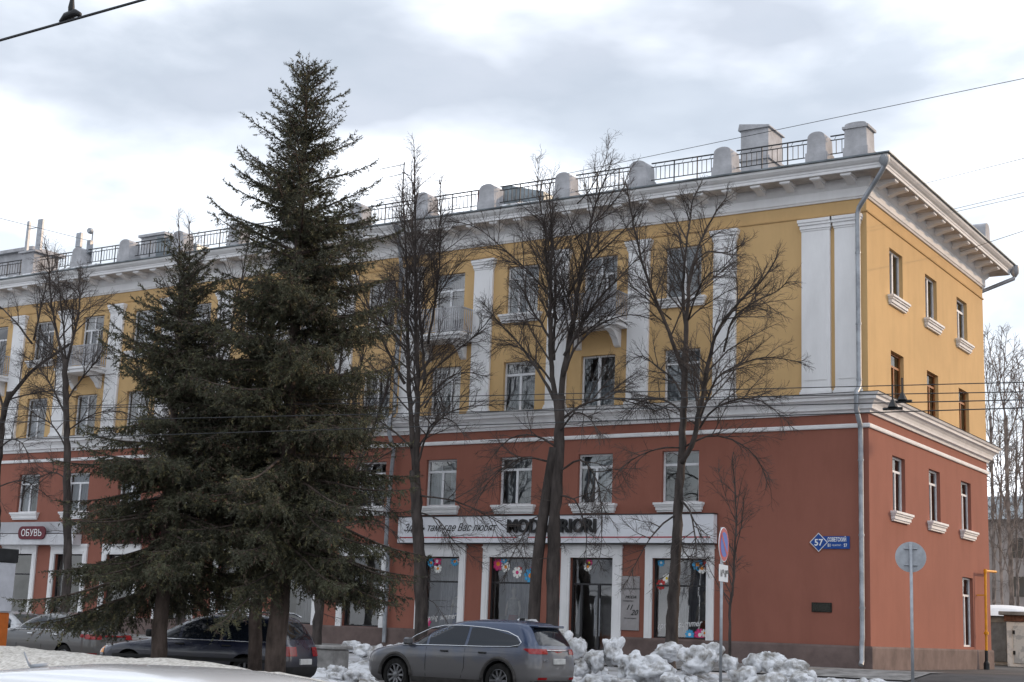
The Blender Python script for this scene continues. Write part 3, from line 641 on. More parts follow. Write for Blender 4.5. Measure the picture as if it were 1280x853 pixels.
def linden(name, limbs, label, group, seed, P=LP, y0=-5.0, base=None, bark='bark', twig='twig', depth=.55, cat='tree', trunk_n=12):
    """limbs: (points, r_start, r_end); the first is the trunk. Points are (x, z) in metres in the row's plane; depth is drawn at random."""
    rs = random.Random(seed); root_p = limbs[0][0][0]
    b0_ = Vector((root_p[0], y0, gz(y0))) if base is None else Vector(base)
    root = empty(name, b0_, label, cat, group); wood = MB(); tw = Twigs()
    for li,(pts,r0,r1) in enumerate(limbs):
        dy = 0 if li == 0 else rs.uniform(-depth,depth); n = len(pts); P3 = []
        for i,p in enumerate(pts):
            f = i/(n-1); P3.append(Vector((p[0], y0+(p[2] if len(p) > 2 else (dy*f*min(n,5)*.8 if li else rs.uniform(-.04,.04))), p[1])))
        sp_ = smooth_path(P3, .25); m = len(sp_)
        sp_ = [q+Vector((rs.gauss(0,.012),rs.gauss(0,.012),0)) for q in sp_]
        rad = [(r0+(r1-r0)*(i/(m-1))**.9)*(1+.06*rs.gauss(0,1)) for i in range(m)]
        if li == 0: rad[0] *= 1.35
        rad = [v_*.88 for v_ in rad]
        wood.tube(sp_, rad, trunk_n if r0 > .06 else 7)
        if li > 0 or P.get('trunk_twigs'): ramify(tw, sp_, r0, r1, 0, rs, P)
        if li > 0:
            d_ = (sp_[-1]-sp_[-3]).normalized()
            for _ in range(6):
                nd = d_+perp(d_,rs)*rs.uniform(.15,.6); sh = shoot(sp_[-1-rs.randrange(0,3)], nd, rs.uniform(.2,.5), rs, -.005, .07, 5); tw.tube(sh,.0085,.0045,4); ramify(tw, sh, .009, .0045, 1, rs, P)
        if li == 0:                        # a few thin shoots off the trunk
            for q in sp_[len(sp_)//3::2]:
                if rs.random() < .5:
                    sh = shoot(q, Vector((rs.gauss(0,1),rs.gauss(0,1),rs.uniform(-.2,.5))), rs.uniform(.6,1.8), rs, -.08, .15, 6); tw.tube(sh,.012,.005,4); ramify(tw, sh, .012, .005, 1, rs, P)
    wood.build('trunk', M[bark], root, None, True)
    arr_mesh('crown', np.array(tw.V), np.array(tw.F), M[twig], root, tuple(b0_))
    return root
def q(*pp, y=-5.0):                        # photograph bearings -> metres in the row plane
    o = []
    for x,yy in pp: v = PY(x,yy,y); o.append((v.x,v.z))
    return o
GR = 'bare lindens in front of the shops'
zb = gz(-5)-.1
def base_q(x, y): v = PY(x, y, -5.0); return (v.x, zb)
T3 = [([base_q(838,800)]+q((841,760),(845,690),(849,610),(853,540),(856,480),(857,440)), .21,.10),
 (q((857,445),(858,400),(860,360),(868,320),(880,285),(893,262),(904,246)), .085,.02),
 (q((856,470),(848,430),(836,385),(827,345),(823,300),(820,250)), .075,.018),
 (q((857,430),(851,390),(846,340),(846,290),(850,240),(856,215)), .07,.016),
 (q((851,580),(868,560),(884,510),(898,460),(910,430),(927,408),(950,388),(978,368),(1002,340)), .095,.02),
 (q((905,440),(925,405),(960,388),(1000,378),(1022,368)), .04,.012),
 (q((862,565),(876,510),(888,470),(905,455),(940,440),(985,445)), .05,.012),
 (q((874,535),(900,512),(940,502),(975,512),(1008,540)), .04,.01),
 (q((860,400),(880,375),(905,355),(935,350),(965,330)), .035,.01),
 (q((868,330),(890,318),(920,322),(950,312)), .03,.009),
 (q((857,500),(835,470),(812,455),(790,440),(770,445)), .045,.01),
 (q((855,520),(838,505),(810,495),(780,500),(755,520)), .045,.01),
 (q((840,400),(815,375),(795,360),(775,362)), .03,.009),
 (q((854,560),(880,545),(910,548),(940,570),(955,610)), .035,.009),
 (q((850,625),(868,640),(880,665),(888,700),(892,725)), .04,.008),
 (q((848,640),(830,665),(818,700),(812,735)), .035,.008),
 (q((852,560),(830,565),(800,590),(785,640)), .03,.008),
 (q((847,660),(860,690),(880,705),(900,700)), .03,.008)]
linden('linden_tree', T3, 'bare linden before the rightmost display window, branch reaching to the corner', GR, 3)
T2 = [([base_q(690,790)]+q((690,760),(692,700),(694,640),(697,580),(699,530),(699,495)), .24,.17),
 (q((699,510),(703,450),(708,400),(711,350),(718,300),(722,250),(731,215),(737,185)), .12,.012),
 (q((697,515),(692,460),(693,420),(696,370),(700,310),(700,265),(704,235)), .10,.012),
 (q((692,450),(686,390),(680,345),(670,305),(662,265),(657,235)), .06,.012),
 (q((696,400),(688,345),(690,300),(686,250),(690,215)), .05,.012),
 (q((693,500),(675,465),(652,432),(628,405),(607,378)), .06,.012),
 (q((690,480),(665,450),(640,432),(615,425),(598,430)), .045,.01),
 (q((692,430),(665,400),(640,375),(625,350),(615,320)), .05,.01),
 (q((695,380),(672,345),(650,320),(630,300),(612,296)), .04,.01),
 (q((705,445),(722,408),(745,370),(775,335),(800,302)), .06,.012),
 (q((703,470),(722,430),(748,405),(785,392),(815,400)), .05,.01),
 (q((710,370),(735,335),(765,310),(790,290),(812,268)), .05,.01),
 (q((718,300),(745,270),(765,240),(775,205)), .035,.01),
 (q((722,255),(742,230),(756,200),(760,178)), .025,.008),
 (q((700,525),(725,500),(760,492),(800,500),(835,520)), .05,.01),
 (q((700,540),(730,520),(760,530),(785,555)), .04,.01),
 (q((697,560),(670,545),(640,550),(615,580)), .045,.01),
 (q((695,580),(665,575),(640,600),(628,640)), .04,.01),
 (q((699,590),(725,575),(745,600),(752,650),(748,700)), .04,.008),
 (q((697,620),(720,625),(735,660),(738,710)), .035,.008),
 (q((693,640),(672,650),(655,690),(650,720)), .03,.008)]
t2 = linden('linden_tree', T2, 'bare double-stemmed linden hiding the middle of the white shop sign', GR, 2)
wd = MB(); sp_ = smooth_path([Vector((*base_q(668,790)[:1],-5.15,zb))]+[Vector((v[0],-5.15+.02*i,v[1])) for i,v in enumerate(q((671,766),(674,710),(681,650),(688,600),(694,560)))], .25)
wd.tube(sp_, [.19-.05*i/len(sp_) for i in range(len(sp_))], 12); wd.build('trunk', M['bark'], t2, None, True)
T1 = [([base_q(527,800)]+q((526,770),(524,700),(521,640),(519,590)), .25,.19),
 (q((520,610),(512,540),(506,480),(501,410),(498,340),(492,280),(488,225)), .12,.015),
 (q((520,600),(527,540),(533,470),(536,400),(541,330),(546,260),(550,200)), .12,.015),
 (q((531,480),(526,400),(520,330),(516,270),(520,215)), .06,.012),
 (q((506,480),(490,430),(478,380),(468,330),(462,290)), .06,.012),
 (q((535,430),(552,380),(566,330),(575,280),(582,240)), .05,.012),
 (q((533,470),(555,440),(578,410),(598,370)), .045,.01),
 (q((530,510),(550,480),(575,465),(605,470)), .04,.01),
 (q((541,330),(560,300),(578,262)), .03,.009),
 (q((501,420),(480,400),(460,395),(440,405)), .04,.01),
 (q((521,585),(545,545),(570,530),(600,535),(625,555)), .05,.01),
 (q((523,560),(545,520),(570,505),(610,500)), .04,.01),
 (q((515,560),(490,530),(465,525)), .04,.01),
 (q((526,620),(560,625),(590,640),(615,660),(630,700)), .035,.008),
 (q((522,640),(545,650),(565,680),(590,700)), .03,.008)]
linden('linden_tree', T1, 'bare linden with a thick dark trunk between the big spruce and the pale shop windows', GR, 1)
def auto_linden(x, h, seed, lean=0, spread=2.4, r=.2, fork=.33):
    rs = random.Random(seed); zf = zb+h*fork
    L_ = [([(x,zb),(x+lean*.3,zb+h*fork*.5),(x+lean*.6,zf)], r, r*.75)]
    n = 9
    for i in range(n):
        a = (i/(n-1)*2-1); top = h*(1-.28*abs(a))*rs.uniform(.86,1.0); z0 = zf-rs.uniform(0,.1)*h+ (.1*h if abs(a)<.5 else 0)
        xe = x+lean+a*spread*rs.uniform(.8,1.15); xs = x+lean*.55
        yd = rs.uniform(-1.3,1.3)
        L_.append(([(xs,min(z0,zf),0),(xs+(xe-xs)*.35,z0+(top-z0+zb)*.3,yd*.3),(xs+(xe-xs)*.72,z0+(top-z0+zb)*.62,yd*.7),(xe,zb+top,yd)], r*rs.uniform(.35,.55), .014))
    for i in range(6):
        s_ = rs.choice((-1,1)); z0 = zf*rs.uniform(.75,1.15); L_.append(([(x+lean*.5,z0,0),(x+s_*1.0,z0+.7,.1),(x+s_*2.0,z0+.8,.3),(x+s_*2.8,z0+.2,.4)], .045,.009))
    return L_
linden('linden_tree', auto_linden(-16.5,14.2,11,0,2.2,.2), 'bare linden mostly hidden behind the big spruce, thin trunk by the snow', GR, 11, HP)
linden('linden_tree', auto_linden(-22.6,16.4,12,.2,2.6,.2), 'bare linden whose top twigs rise above the roof between the two spruces', GR, 12, HP)
TL = [([(-28.45,zb)]+q((84,720),(83,620),(83,540),(82,480),(82,450)), .2,.12),
 (q((82,455),(84,420),(90,380),(100,345),(108,320)), .07,.014), (q((82,460),(80,410),(72,375),(58,345),(45,322)), .07,.014),
 (q((82,450),(82,400),(80,350),(78,315)), .05,.012), (q((83,500),(100,470),(118,440),(130,405)), .05,.012), (q((82,520),(60,480),(40,455),(18,440)), .05,.012),
 (q((83,560),(65,530),(40,520),(15,525)), .04,.01), (q((83,540),(105,515),(125,510),(140,520)), .04,.01), (q((84,600),(60,590),(30,600),(5,620)), .035,.009), (q((83,470),(60,440),(30,420),(8,405)),.04,.01)]
linden('linden_tree', TL, 'bare linden left of the smaller spruce, forking in front of the ochre wall', GR, 13)
TLL = [([(-34.6,zb)]+q((-10,700),(-4,600),(2,530),(12,490)), .19,.13), (q((10,500),(24,462),(36,440),(44,420)), .09,.05), (q((43,425),(46,390),(52,350),(60,320)), .05,.012), (q((40,430),(25,405),(8,385),(-8,370)), .05,.012),
 (q((6,520),(-6,470),(-12,420)), .06,.014), (q((10,500),(28,490),(50,485),(70,495)), .04,.01), (q((44,425),(60,440),(75,465)), .035,.01), (q((0,560),(20,550),(40,560),(55,590)), .04,.01), (q((-4,610),(20,600),(45,620)),.035,.009)]
linden('linden_tree', TLL, 'bare leaning linden at the left edge of the street', GR, 14)
SP_ = dict(LP); SP_['max'] = (1.1,.4,.2); SP_['len'] = (.55,.45,.4); SP_['trunk_twigs'] = True; SP_['sp'] = (.16,.2,.16); SP_['lift'] = (.25,.05,0); SP_['rmax'] = (.011,.006,.004); SP_['droop'] = (-.03,-.05,-.05); SP_['bare'] = (.28,.1,.1)
TS = [([(PY(912,800,-5).x,zb)]+q((913,770),(917,720),(919,680),(920,640),(918,600),(915,565)), .055,.012), (q((916,745),(908,720),(902,695)),.018,.006), (q((919,690),(935,660),(945,630)),.018,.006), (q((919,650),(905,620),(895,590)),.016,.005)]
linden('young_tree', TS, 'thin young bare tree against the blank red wall', None, 15, SP_)

# trees behind the garages, right edge
BP = dict(LP); BP['sp'] = (.4,.26,.2); BP['rmax'] = (.04,.018,.011); BP['rmin'] = (.016,.010,.007); BP['max'] = (3.2,1.6,.8); BP['min'] = (.5,.3,.2)
def bq(dist, *pp): return [tuple(PX(x,y,dist)) for x,y in pp]
def far_tree(dist, limbs, label, seed, name='birch_tree'):
    y0 = PX(*limbs[0][0][0],dist).y; L_ = []
    for pts,r0,r1 in [(p_,a_*.62,c_*.8) for p_,a_,c_ in limbs]: L_.append(([(PX(x,y,dist).x, PX(x,y,dist).z, PX(x,y,dist).y-y0) for x,y in pts], r0, r1))
    b_ = PX(*limbs[0][0][0],dist); b_.z = gz(b_.y); L_[0][0][0] = (b_.x,b_.z,0)
    return linden(name, L_, label, 'bare trees behind the garages', seed, BP, y0, b_, 'birch', 'ptwig', 1.5)
far_tree(75, [([(1266,822),(1263,700),(1259,600),(1257,520)],.26,.13), ([(1257,540),(1255,490),(1256,450),(1258,420)],.1,.02), ([(1257,520),(1248,480),(1240,450),(1234,420)],.08,.02), ([(1258,560),(1270,520),(1280,480),(1288,440)],.09,.02),
   ([(1260,640),(1245,590),(1236,545),(1232,510)],.09,.02), ([(1262,680),(1275,620),(1285,560)],.08,.02), ([(1262,720),(1250,680),(1240,640)],.07,.02), ([(1257,500),(1265,460),(1268,430)],.05,.015)], 'pale-barked bare tree rising behind the garage', 21)
far_tree(84, [([(1284,822),(1282,700),(1280,600),(1281,520)],.24,.1), ([(1280,620),(1270,570),(1265,520)],.08,.02), ([(1281,560),(1276,500),(1272,450)],.08,.02), ([(1282,680),(1270,640),(1262,600)],.08,.02), ([(1281,540),(1290,480),(1296,430)],.08,.02)], 'bare tree at the right edge behind the white garage', 22)
far_tree(96, [([(1243,822),(1242,700),(1240,600),(1238,520)],.28,.12), ([(1239,560),(1244,500),(1250,450),(1252,415)],.09,.02), ([(1240,600),(1230,540),(1222,480)],.09,.02), ([(1241,650),(1254,590),(1262,540)],.09,.02), ([(1238,520),(1232,460),(1230,420)],.08,.02), ([(1242,700),(1256,650),(1268,620)],.08,.02)], 'bare tree close behind the end wall of the building', 23)

far_tree(70, [([(1253,822),(1252,740),(1250,660),(1252,600)],.16,.07), ([(1251,680),(1243,630),(1238,580)],.06,.02), ([(1251,650),(1260,600),(1266,560)],.06,.02), ([(1252,610),(1250,560),(1247,520)],.06,.02), ([(1252,720),(1262,680),(1272,650)],.05,.02), ([(1252,710),(1242,690),(1236,660)],.05,.02)], 'low pale bushy tree directly above the grey garage roof', 24)
far_tree(88, [([(1274,822),(1272,740),(1270,640),(1271,560)],.2,.08), ([(1271,640),(1262,580),(1258,530)],.07,.02), ([(1271,600),(1278,540),(1284,500)],.07,.02), ([(1272,700),(1262,660),(1256,630)],.06,.02), ([(1271,560),(1270,510),(1268,470)],.06,.02), ([(1272,720),(1280,680),(1286,640)],.06,.02)], 'slender bare tree above the white garage roof', 25)
# ------------------------------------------------------------------ spruces
def needle_mat():
    m = mat('spruce_needles', (.086,.088,.054), .75, .4, .9, col2=(.05,.051,.037), ramp=(.35,.65), spec=.25)
    return m
M['needle'] = needle_mat(); M['needle2'] = mat('spruce_needles_pale', (.15,.135,.066), .75, .3, 1.2, col2=(.1,.096,.055), spec=.25)
M['needle3'] = mat('spruce_needles_brown', (.115,.085,.066), .85, .3, 1.2, col2=(.075,.057,.046), spec=.2)
def spruce(label, base, H, Rb, seed, zlow, lean=(0,0), dens=1.0, r0=.22, power=.62, cap=2.5):
    rs = random.Random(seed); rg = np.random.default_rng(seed)
    root = empty('spruce_tree', base, label, 'spruce', 'spruces on the verge'); B = Vector(base)
    tr = MB(); ax = lambda h: B+Vector((lean[0]*h/H, lean[1]*h/H, h))
    n = 24; tr.tube([ax(H*i/n-.0)+Vector((rs.gauss(0,.015),rs.gauss(0,.015),-.15 if i == 0 else 0)) for i in range(n+1)], [max(.012, r0*(1-i/n)**.8*(1.3 if i == 0 else 1)) for i in range(n+1)], 10)
    tr.build('trunk', M['sbark'], root, None, True)
    wood = Twigs(); A = []; D = []; Ln = []; Tip = []
    def twig(p, d, ln, droop, tip=False):
        pts = shoot(p, d, ln, rs, droop, .1, 3)
        for a,b in zip(pts,pts[1:]): A.append(a); D.append(b-a); Tip.append(tip)
        return pts
    h = zlow; hs_ = []
    while h < H-.15:
        f = h/H; hs_.append(h); h += (.29 if f < .6 else .22 if f < .85 else .18)*rs.uniform(.75,1.25)
    for h in hs_:
        f = (h)/H; env = min(cap, Rb*(max(0,1-f)**power))*(1 if f > .36 else .84)
        for b in range(rs.choice((6,6,7,7)) if f < .85 else 5):
            az = rs.uniform(0,6.283); ln = (env*rs.choice((.5,.72,.9,1.0,1.0,1.12))*rs.uniform(.88,1.1)+.12)
            el = -.28+.95*f**1.3+rs.gauss(0,.1)
            d = Vector((math.cos(az)*math.cos(el),math.sin(az)*math.cos(el),math.sin(el))); seg = max(4,int(ln/.22)); p = ax(h+rs.uniform(-.1,.1)); pts = [p]
            for i in range(seg):
                t = i/seg; d.z += (-.10*(1-f) if t < .5 else .085+.05*f)*(.25/ (ln/seg+.05))*.6; d += Vector((rs.gauss(0,.05),rs.gauss(0,.05),0)); d.normalize(); p = p+d*(ln/seg); pts.append(p)
            wood.tube(pts, .012+.012*ln, .005, 4)
            # branchlets
            run = 0
            for i,(a,c) in enumerate(zip(pts,pts[1:])):
                dd = (c-a).normalized(); side = dd.cross(Vector((0,0,1)))
                if side.length < .05: side = Vector((1,0,0))
                side.normalize(); t = (i+.5)/seg
                if t < .06 and ln > 1.2: continue
                k = max(2,int(round((c-a).length/.06*dens)))
                for j in range(k):
                    s_ = 1 if (j+i)%2 else -1; o = a+(c-a)*(j+rs.random())/k
                    rem = ln*(1-t); tl = min(.75, .16+.36*rem)*rs.uniform(.65,1.2)*(1-.25*f)*(1 if f < .65 else .92)
                    sd_ = dd*rs.uniform(.45,.9)+side*s_*rs.uniform(.45,.9)+Vector((0,0,rs.uniform(-.35,.15)-.4*(1-f)))
                    tp = twig(o, sd_, tl, -.10*(1-f)+.03*f)
                    if tl > .3:
                        for _ in range(int(tl/.13)):
                            q_ = rs.randrange(1,len(tp)); oo = tp[q_-1].lerp(tp[q_],rs.random()); twig(oo, (tp[q_]-tp[q_-1]).normalized()+perp(dd,rs)*.8+Vector((0,0,-.35*(1-f))), rs.uniform(.1,.24), -.08)
                # hanging twigs under the older boughs
                if f < .72:
                    for _ in range(2 if rs.random() < .7 else 1): twig(a.lerp(c,rs.random())+side*rs.uniform(-.25,.25)*(1-t), Vector((rs.gauss(0,.25),rs.gauss(0,.25),-1)), rs.uniform(.18,.5)*(1.1-f), -.05)
            twig(pts[-1], d, rs.uniform(.12,.25), .02, True)
            twig(pts[-1], d+side*.7, rs.uniform(.1,.2), .02, True); twig(pts[-1], d-side*.7, rs.uniform(.1,.2), .02, True)
    twig(ax(H)-Vector((0,0,.1)), Vector((0,0,1)), .35, 0)
    for c in range(5): a = c*1.26; twig(ax(H)-Vector((0,0,.02)), Vector((math.cos(a),math.sin(a),.5)), .22, .03)
    A = np.array([tuple(v) for v in A]); D = np.array([tuple(v) for v in D]); Ls = np.linalg.norm(D,axis=1); 
    per = np.maximum(3, np.round(Ls/.0145)).astype(int); idx = np.repeat(np.arange(len(A)),per); m = len(idx)
    u = rg.random(m)[:,None]; P0 = A[idx]+D[idx]*u; T = D[idx]/Ls[idx][:,None]
    N_ = rg.normal(size=(m,3)); N_ -= T*(N_*T).sum(1)[:,None]; N_ /= np.linalg.norm(N_,axis=1)[:,None]
    dr = T*rg.uniform(.5,1.0,(m,1))+N_*rg.uniform(.55,1.0,(m,1)); dr /= np.linalg.norm(dr,axis=1)[:,None]
    ln = rg.uniform(.04,.08,(m,1)); wv = np.cross(dr, rg.normal(size=(m,3))); wv /= np.linalg.norm(wv,axis=1)[:,None]; wv *= rg.uniform(.007,.013,(m,1))
    V = np.stack([P0-wv, P0+wv, P0+dr*ln],1).reshape(-1,3); F = np.arange(3*m).reshape(-1,3)
    rr_ = rg.random(len(A)); mi = np.repeat(np.where(rr_ < .14, 1, np.where(rr_ < .26, 2, 0)), per)
    crown = arr_mesh('crown', V, F, None, root, tuple(base), [M['needle'],M['needle2'],M['needle3']], mi)
    arr_mesh('branches', np.array(wood.V), np.array(wood.F), M['sbark'], root, tuple(base))
    return root, m
def gpt(x, dist):
    v = PX(x, 840, dist); v.z = gz(v.y)-.02; return tuple(v)
NT = []
NT.append(spruce('tallest spruce, its dark pointed top standing well above the roof', gpt(345,28.3), 12.95, 3.45, 5, 2.5, (-.3,.1), 1.4, .21, .62, 2.85)[1])
NT.append(spruce('smaller spruce on the left, its top just reaching the roof edge', gpt(197,28.8), 9.05, 3.3, 6, 2.0, (-.3,.1), 1.35, .17, .70, 2.7)[1])
NT.append(spruce('slim-trunked spruce close beside the tallest one', gpt(318,29.0), 8.4, 2.3, 8, 3.0, (-.5,.2), 1.1, .15, .62, 2.0)[1])
# ------------------------------------------------------------------ cars: contour loft in z, details as patches on the surface
def paint(name, col, dust=(.16,.145,.13), zlo=.45, zhi=1.0, rough=.3, amount=.85):
    m = bpy.data.materials.new(name); m.use_nodes = True; t = m.node_tree; b = t.nodes['Principled BSDF']
    co = t.nodes.new('ShaderNodeTexCoord'); sp = t.nodes.new('ShaderNodeSeparateXYZ'); t.links.new(co.outputs['Object'], sp.inputs[0])
    nz = t.nodes.new('ShaderNodeTexNoise'); nz.inputs['Scale'].default_value = 2.2; nz.inputs['Detail'].default_value = 7; t.links.new(co.outputs['Object'], nz.inputs['Vector'])
    ad_ = t.nodes.new('ShaderNodeMath'); ad_.operation = 'MULTIPLY_ADD'; t.links.new(nz.outputs[0], ad_.inputs[0]); ad_.inputs[1].default_value = -.75; t.links.new(sp.outputs[2], ad_.inputs[2])
    mr = t.nodes.new('ShaderNodeMapRange'); t.links.new(ad_.outputs[0], mr.inputs[0]); mr.inputs[1].default_value = zlo-.375; mr.inputs[2].default_value = zhi-.375; mr.inputs[3].default_value = amount; mr.inputs[4].default_value = .12
    mxn = t.nodes.new('ShaderNodeMix'); mxn.data_type = 'RGBA'; t.links.new(mr.outputs[0], mxn.inputs[0]); mxn.inputs[6].default_value = (*col,1); mxn.inputs[7].default_value = (*dust,1); t.links.new(mxn.outputs[2], b.inputs['Base Color'])
    mr2 = t.nodes.new('ShaderNodeMapRange'); t.links.new(mr.outputs[0], mr2.inputs[0]); mr2.inputs[3].default_value = rough; mr2.inputs[4].default_value = .75; t.links.new(mr2.outputs[0], b.inputs['Roughness'])
    b.inputs['Metallic'].default_value = .15; b.inputs['Coat Weight'].default_value = .7; b.inputs['Coat Roughness'].default_value = .06
    return m
M['tyre'] = mat('tyre_rubber', (.022,.021,.02), .9, .3, 8, .3, 60); M['rim'] = mat('alloy_rim', (.26,.26,.27), .4, .2, 6, 0, 1, .7); M['well'] = mat('wheel_well', (.008,.008,.008), .95, .1, 2)
M['chrome'] = mat('chrome', (.7,.71,.73), .15, .05, 2, 0, 1, 1.0); M['tail'] = mat('tail_light', (.32,.012,.015), .2, .2, 9, spec=.6); M['plas'] = mat('black_plastic', (.025,.025,.026), .6, .2, 5); M['lamp'] = mat('head_light', (.55,.56,.58), .15, .2, 5, spec=.8)
M['amber'] = mat('amber_lamp', (.75,.25,.02), .25, .1, 5); M['plate'] = mat('number_plate', (.55,.55,.54), .5, .15, 9); M['carin'] = mat('car_interior', (.02,.02,.022), .9, .2, 3)
def lerp_tab(tab, z):
    for (a,*va),(b,*vb) in zip(tab,tab[1:]):
        if z <= b:
            t = max(0,(z-a)/(b-a)); return [p+(q_-p)*t for p,q_ in zip(va,vb)]
    return list(tab[-1][1:])
def car(name, label, prof, width, paintm, wheels, wr, belt, side_glass, spokes=10, extras=None, rcf=.42, rcr=.28, bowf=.10, bowr=.06, cat='car'):
    """prof rows: z, x_front, x_rear, half-width factor (from the sill up to the roof crown). Front is +x."""
    root = empty(name, (0,0,0), label, cat); HW = width/2
    zs = []
    for (a,*_),(b,*_) in zip(prof,prof[1:]): n = max(1,int(math.ceil((b-a)/.035))); zs += [a+(b-a)*i/n for i in range(n)]
    zs.append(prof[-1][0])
    # smoothed table
    raw = np.array([lerp_tab(prof,z) for z in zs]); sm = raw.copy()
    for _ in range(2): sm[1:-1] = .25*sm[:-2]+.5*sm[1:-1]+.25*sm[2:]
    tab = [(z,*r_) for z,r_ in zip(zs,sm)]
    def S(z): return lerp_tab(tab, z)
    def fx(z, y, front=True):             # surface x at height z and offset y
        xf,xr,wf = S(z); w_ = wf*HW; rc = min(rcf if front else rcr, w_*.9, abs(xf-xr)*.45); c = abs(y)-(w_-rc); o = rc*(1-math.sqrt(max(0,1-min(1,c/rc)**2))) if c > 0 else 0
        o += (bowf if front else bowr)*(y/max(w_,.01))**2
        return xf-o if front else xr+o
    def outline(z, N_=18):
        xf,xr,wf = S(z); w_ = wf*HW; P_ = []
        ys = [math.sin(math.pi/2*(i/N_))*w_ for i in range(-N_,N_+1)]
        fr_ = [(fx(z,y,True),y) for y in ys]; re_ = [(fx(z,y,False),y) for y in ys[::-1]]
        ns = 26; a0,a1 = fr_[-1][0],re_[0][0]; side_ = [(a0+(a1-a0)*i/ns, w_) for i in range(1,ns)]; side2 = [(a1+(a0-a1)*i/ns,-w_) for i in range(1,ns)]
        return fr_+side_+re_+side2
    mb = MB(); rings = [outline(z) for z in zs]; k = len(rings[0]); vs_ = [(p[0],p[1],z) for r_,z in zip(rings,zs) for p in r_]
    fs = [(i*k+j,i*k+(j+1)%k,(i+1)*k+(j+1)%k,(i+1)*k+j) for i in range(len(zs)-1) for j in range(k)]+[tuple(range(k))[::-1],tuple(range((len(zs)-1)*k,len(zs)*k))]
    mb.add(vs_, fs); body = mb.build('body', paintm, root, (0,0,0), True)
    # cut the wheel arches
    cut = MB()
    for x in wheels:
        for s_ in (-1,1): cut.lathe([(wr+.055,s_*(HW-.32)),(wr+.055,s_*(HW+.2))],(x,0,wr),'y',36)
    cm = bpy.data.meshes.new('cut'); cm.from_pydata(cut.v,[],cut.f); bm_ = bmesh.new(); bm_.from_mesh(cm); bmesh.ops.recalc_face_normals(bm_,faces=bm_.faces); bm_.to_mesh(cm); bm_.free()
    bm_ = bmesh.new(); bm_.from_mesh(body.data); bmesh.ops.recalc_face_normals(bm_,faces=bm_.faces); bm_.to_mesh(body.data); bm_.free()
    co_ = bpy.data.objects.new('cut', cm); COL.objects.link(co_); cm.materials.append(M['well'])
    md = body.modifiers.new('b','BOOLEAN'); md.object = co_; md.operation = 'DIFFERENCE'; md.solver = 'EXACT'; md.material_mode = 'TRANSFER'
    dg = bpy.context.evaluated_depsgraph_get(); nm = bpy.data.meshes.new_from_object(body.evaluated_get(dg)); body.modifiers.clear(); old = body.data; body.data = nm; nm.name = 'body'; bpy.data.meshes.remove(old); bpy.data.objects.remove(co_)
    nm.polygons.foreach_set('use_smooth',[True]*len(nm.polygons)); nm.set_sharp_from_angle(angle=R(42))
    # wheels
    for x in wheels:
        for s_ in (-1,1):
            y = s_*(HW-.12); t_ = MB(); rr = wr*.68
            t_.lathe([(rr,-.10),(wr*.93,-.105),(wr*.99,-.07),(wr,0),(wr*.99,.07),(wr*.93,.105),(rr,.10)],(x,y,wr),'y',40,False); wh = t_.build('wheel', M['tyre'], root, (x,y,wr), True, 40)
            q_ = MB(); q_.lathe([(rr,-.09*s_),(rr,.085*s_),(rr*.93,.095*s_),(rr*.9,.06*s_),(rr*.88,-.02*s_)],(x,y,wr),'y',32,False)
            for i in range(spokes):
                a = 2*math.pi*i/spokes; ca,sa = math.cos(a),math.sin(a); hw_ = .022 if spokes > 6 else .045
                pts = [(x+ca*r_-sa*h_, y+s_*d_, wr+sa*r_+ca*h_) for r_,d_ in ((rr*.18,.065),(rr*.92,.075),(rr*.92,.03),(rr*.18,.02)) for h_ in (-hw_,hw_)]
                q_.add(pts,[(0,1,3,2),(2,3,5,4),(4,5,7,6),(6,7,1,0),(0,2,4,6),(1,3,5,7)])
            q_.lathe([(.0,.03*s_),(.07,.03*s_),(.065,.085*s_),(.02,.09*s_)],(x,y,wr),'y',16)
            q_.build('rim', M['rim'], wh, (x,y,wr))
            d_ = MB(); d_.lathe([(rr*.86,-.03*s_),(rr*.86,-.025*s_)],(x,y,wr),'y',24); d_.build('brake_disc', M['plas'], wh, (x,y,wr))
    # helpers for surface patches
    def side_patch(name_, m_, pl, off=.006, s=1, parent=None, rows=10):   # pl: list of (z, x0, x1)
        g_ = MB(); V_ = []; n_ = 12
        z0,z1 = pl[0][0],pl[-1][0]
        for i in range(rows+1):
            z = z0+(z1-z0)*i/rows; x0,x1 = lerp_tab(pl,z); w_ = S(z)[2]*HW+off
            for j in range(n_+1):
                x = x0+(x1-x0)*j/n_; V_.append((x,s*yside(x,z,off),z))
        g_.add(V_,[(i*(n_+1)+j,i*(n_+1)+j+1,(i+1)*(n_+1)+j+1,(i+1)*(n_+1)+j) for i in range(rows) for j in range(n_)])
        return g_.build(name_, m_, parent or root, (0,0,0), True)
    def yside(x, z, off):
        xf,xr,wf = S(z); w_ = wf*HW; lo,hi = 0,w_
        if fx(z,w_,True) >= x >= fx(z,w_,False): return w_+off
        fr_ = x > (xf+xr)/2
        for _ in range(24):
            m_ = (lo+hi)/2; v = fx(z,m_,fr_)
            if (v > x) == fr_: lo = m_
            else: hi = m_
        return lo+off
    def end_patch(name_, m_, pl, front, off=.006, parent=None, rows=8):     # pl: (z, y0, y1)
        g_ = MB(); V_ = []; n_ = 16; z0,z1 = pl[0][0],pl[-1][0]; sg_ = 1 if front else -1
        for i in range(rows+1):
            z = z0+(z1-z0)*i/rows; y0,y1 = lerp_tab(pl,z)
            for j in range(n_+1): y = y0+(y1-y0)*j/n_; V_.append((fx(z,y,front)+sg_*off,y,z))
        g_.add(V_,[(i*(n_+1)+j,i*(n_+1)+j+1,(i+1)*(n_+1)+j+1,(i+1)*(n_+1)+j) for i in range(rows) for j in range(n_)])
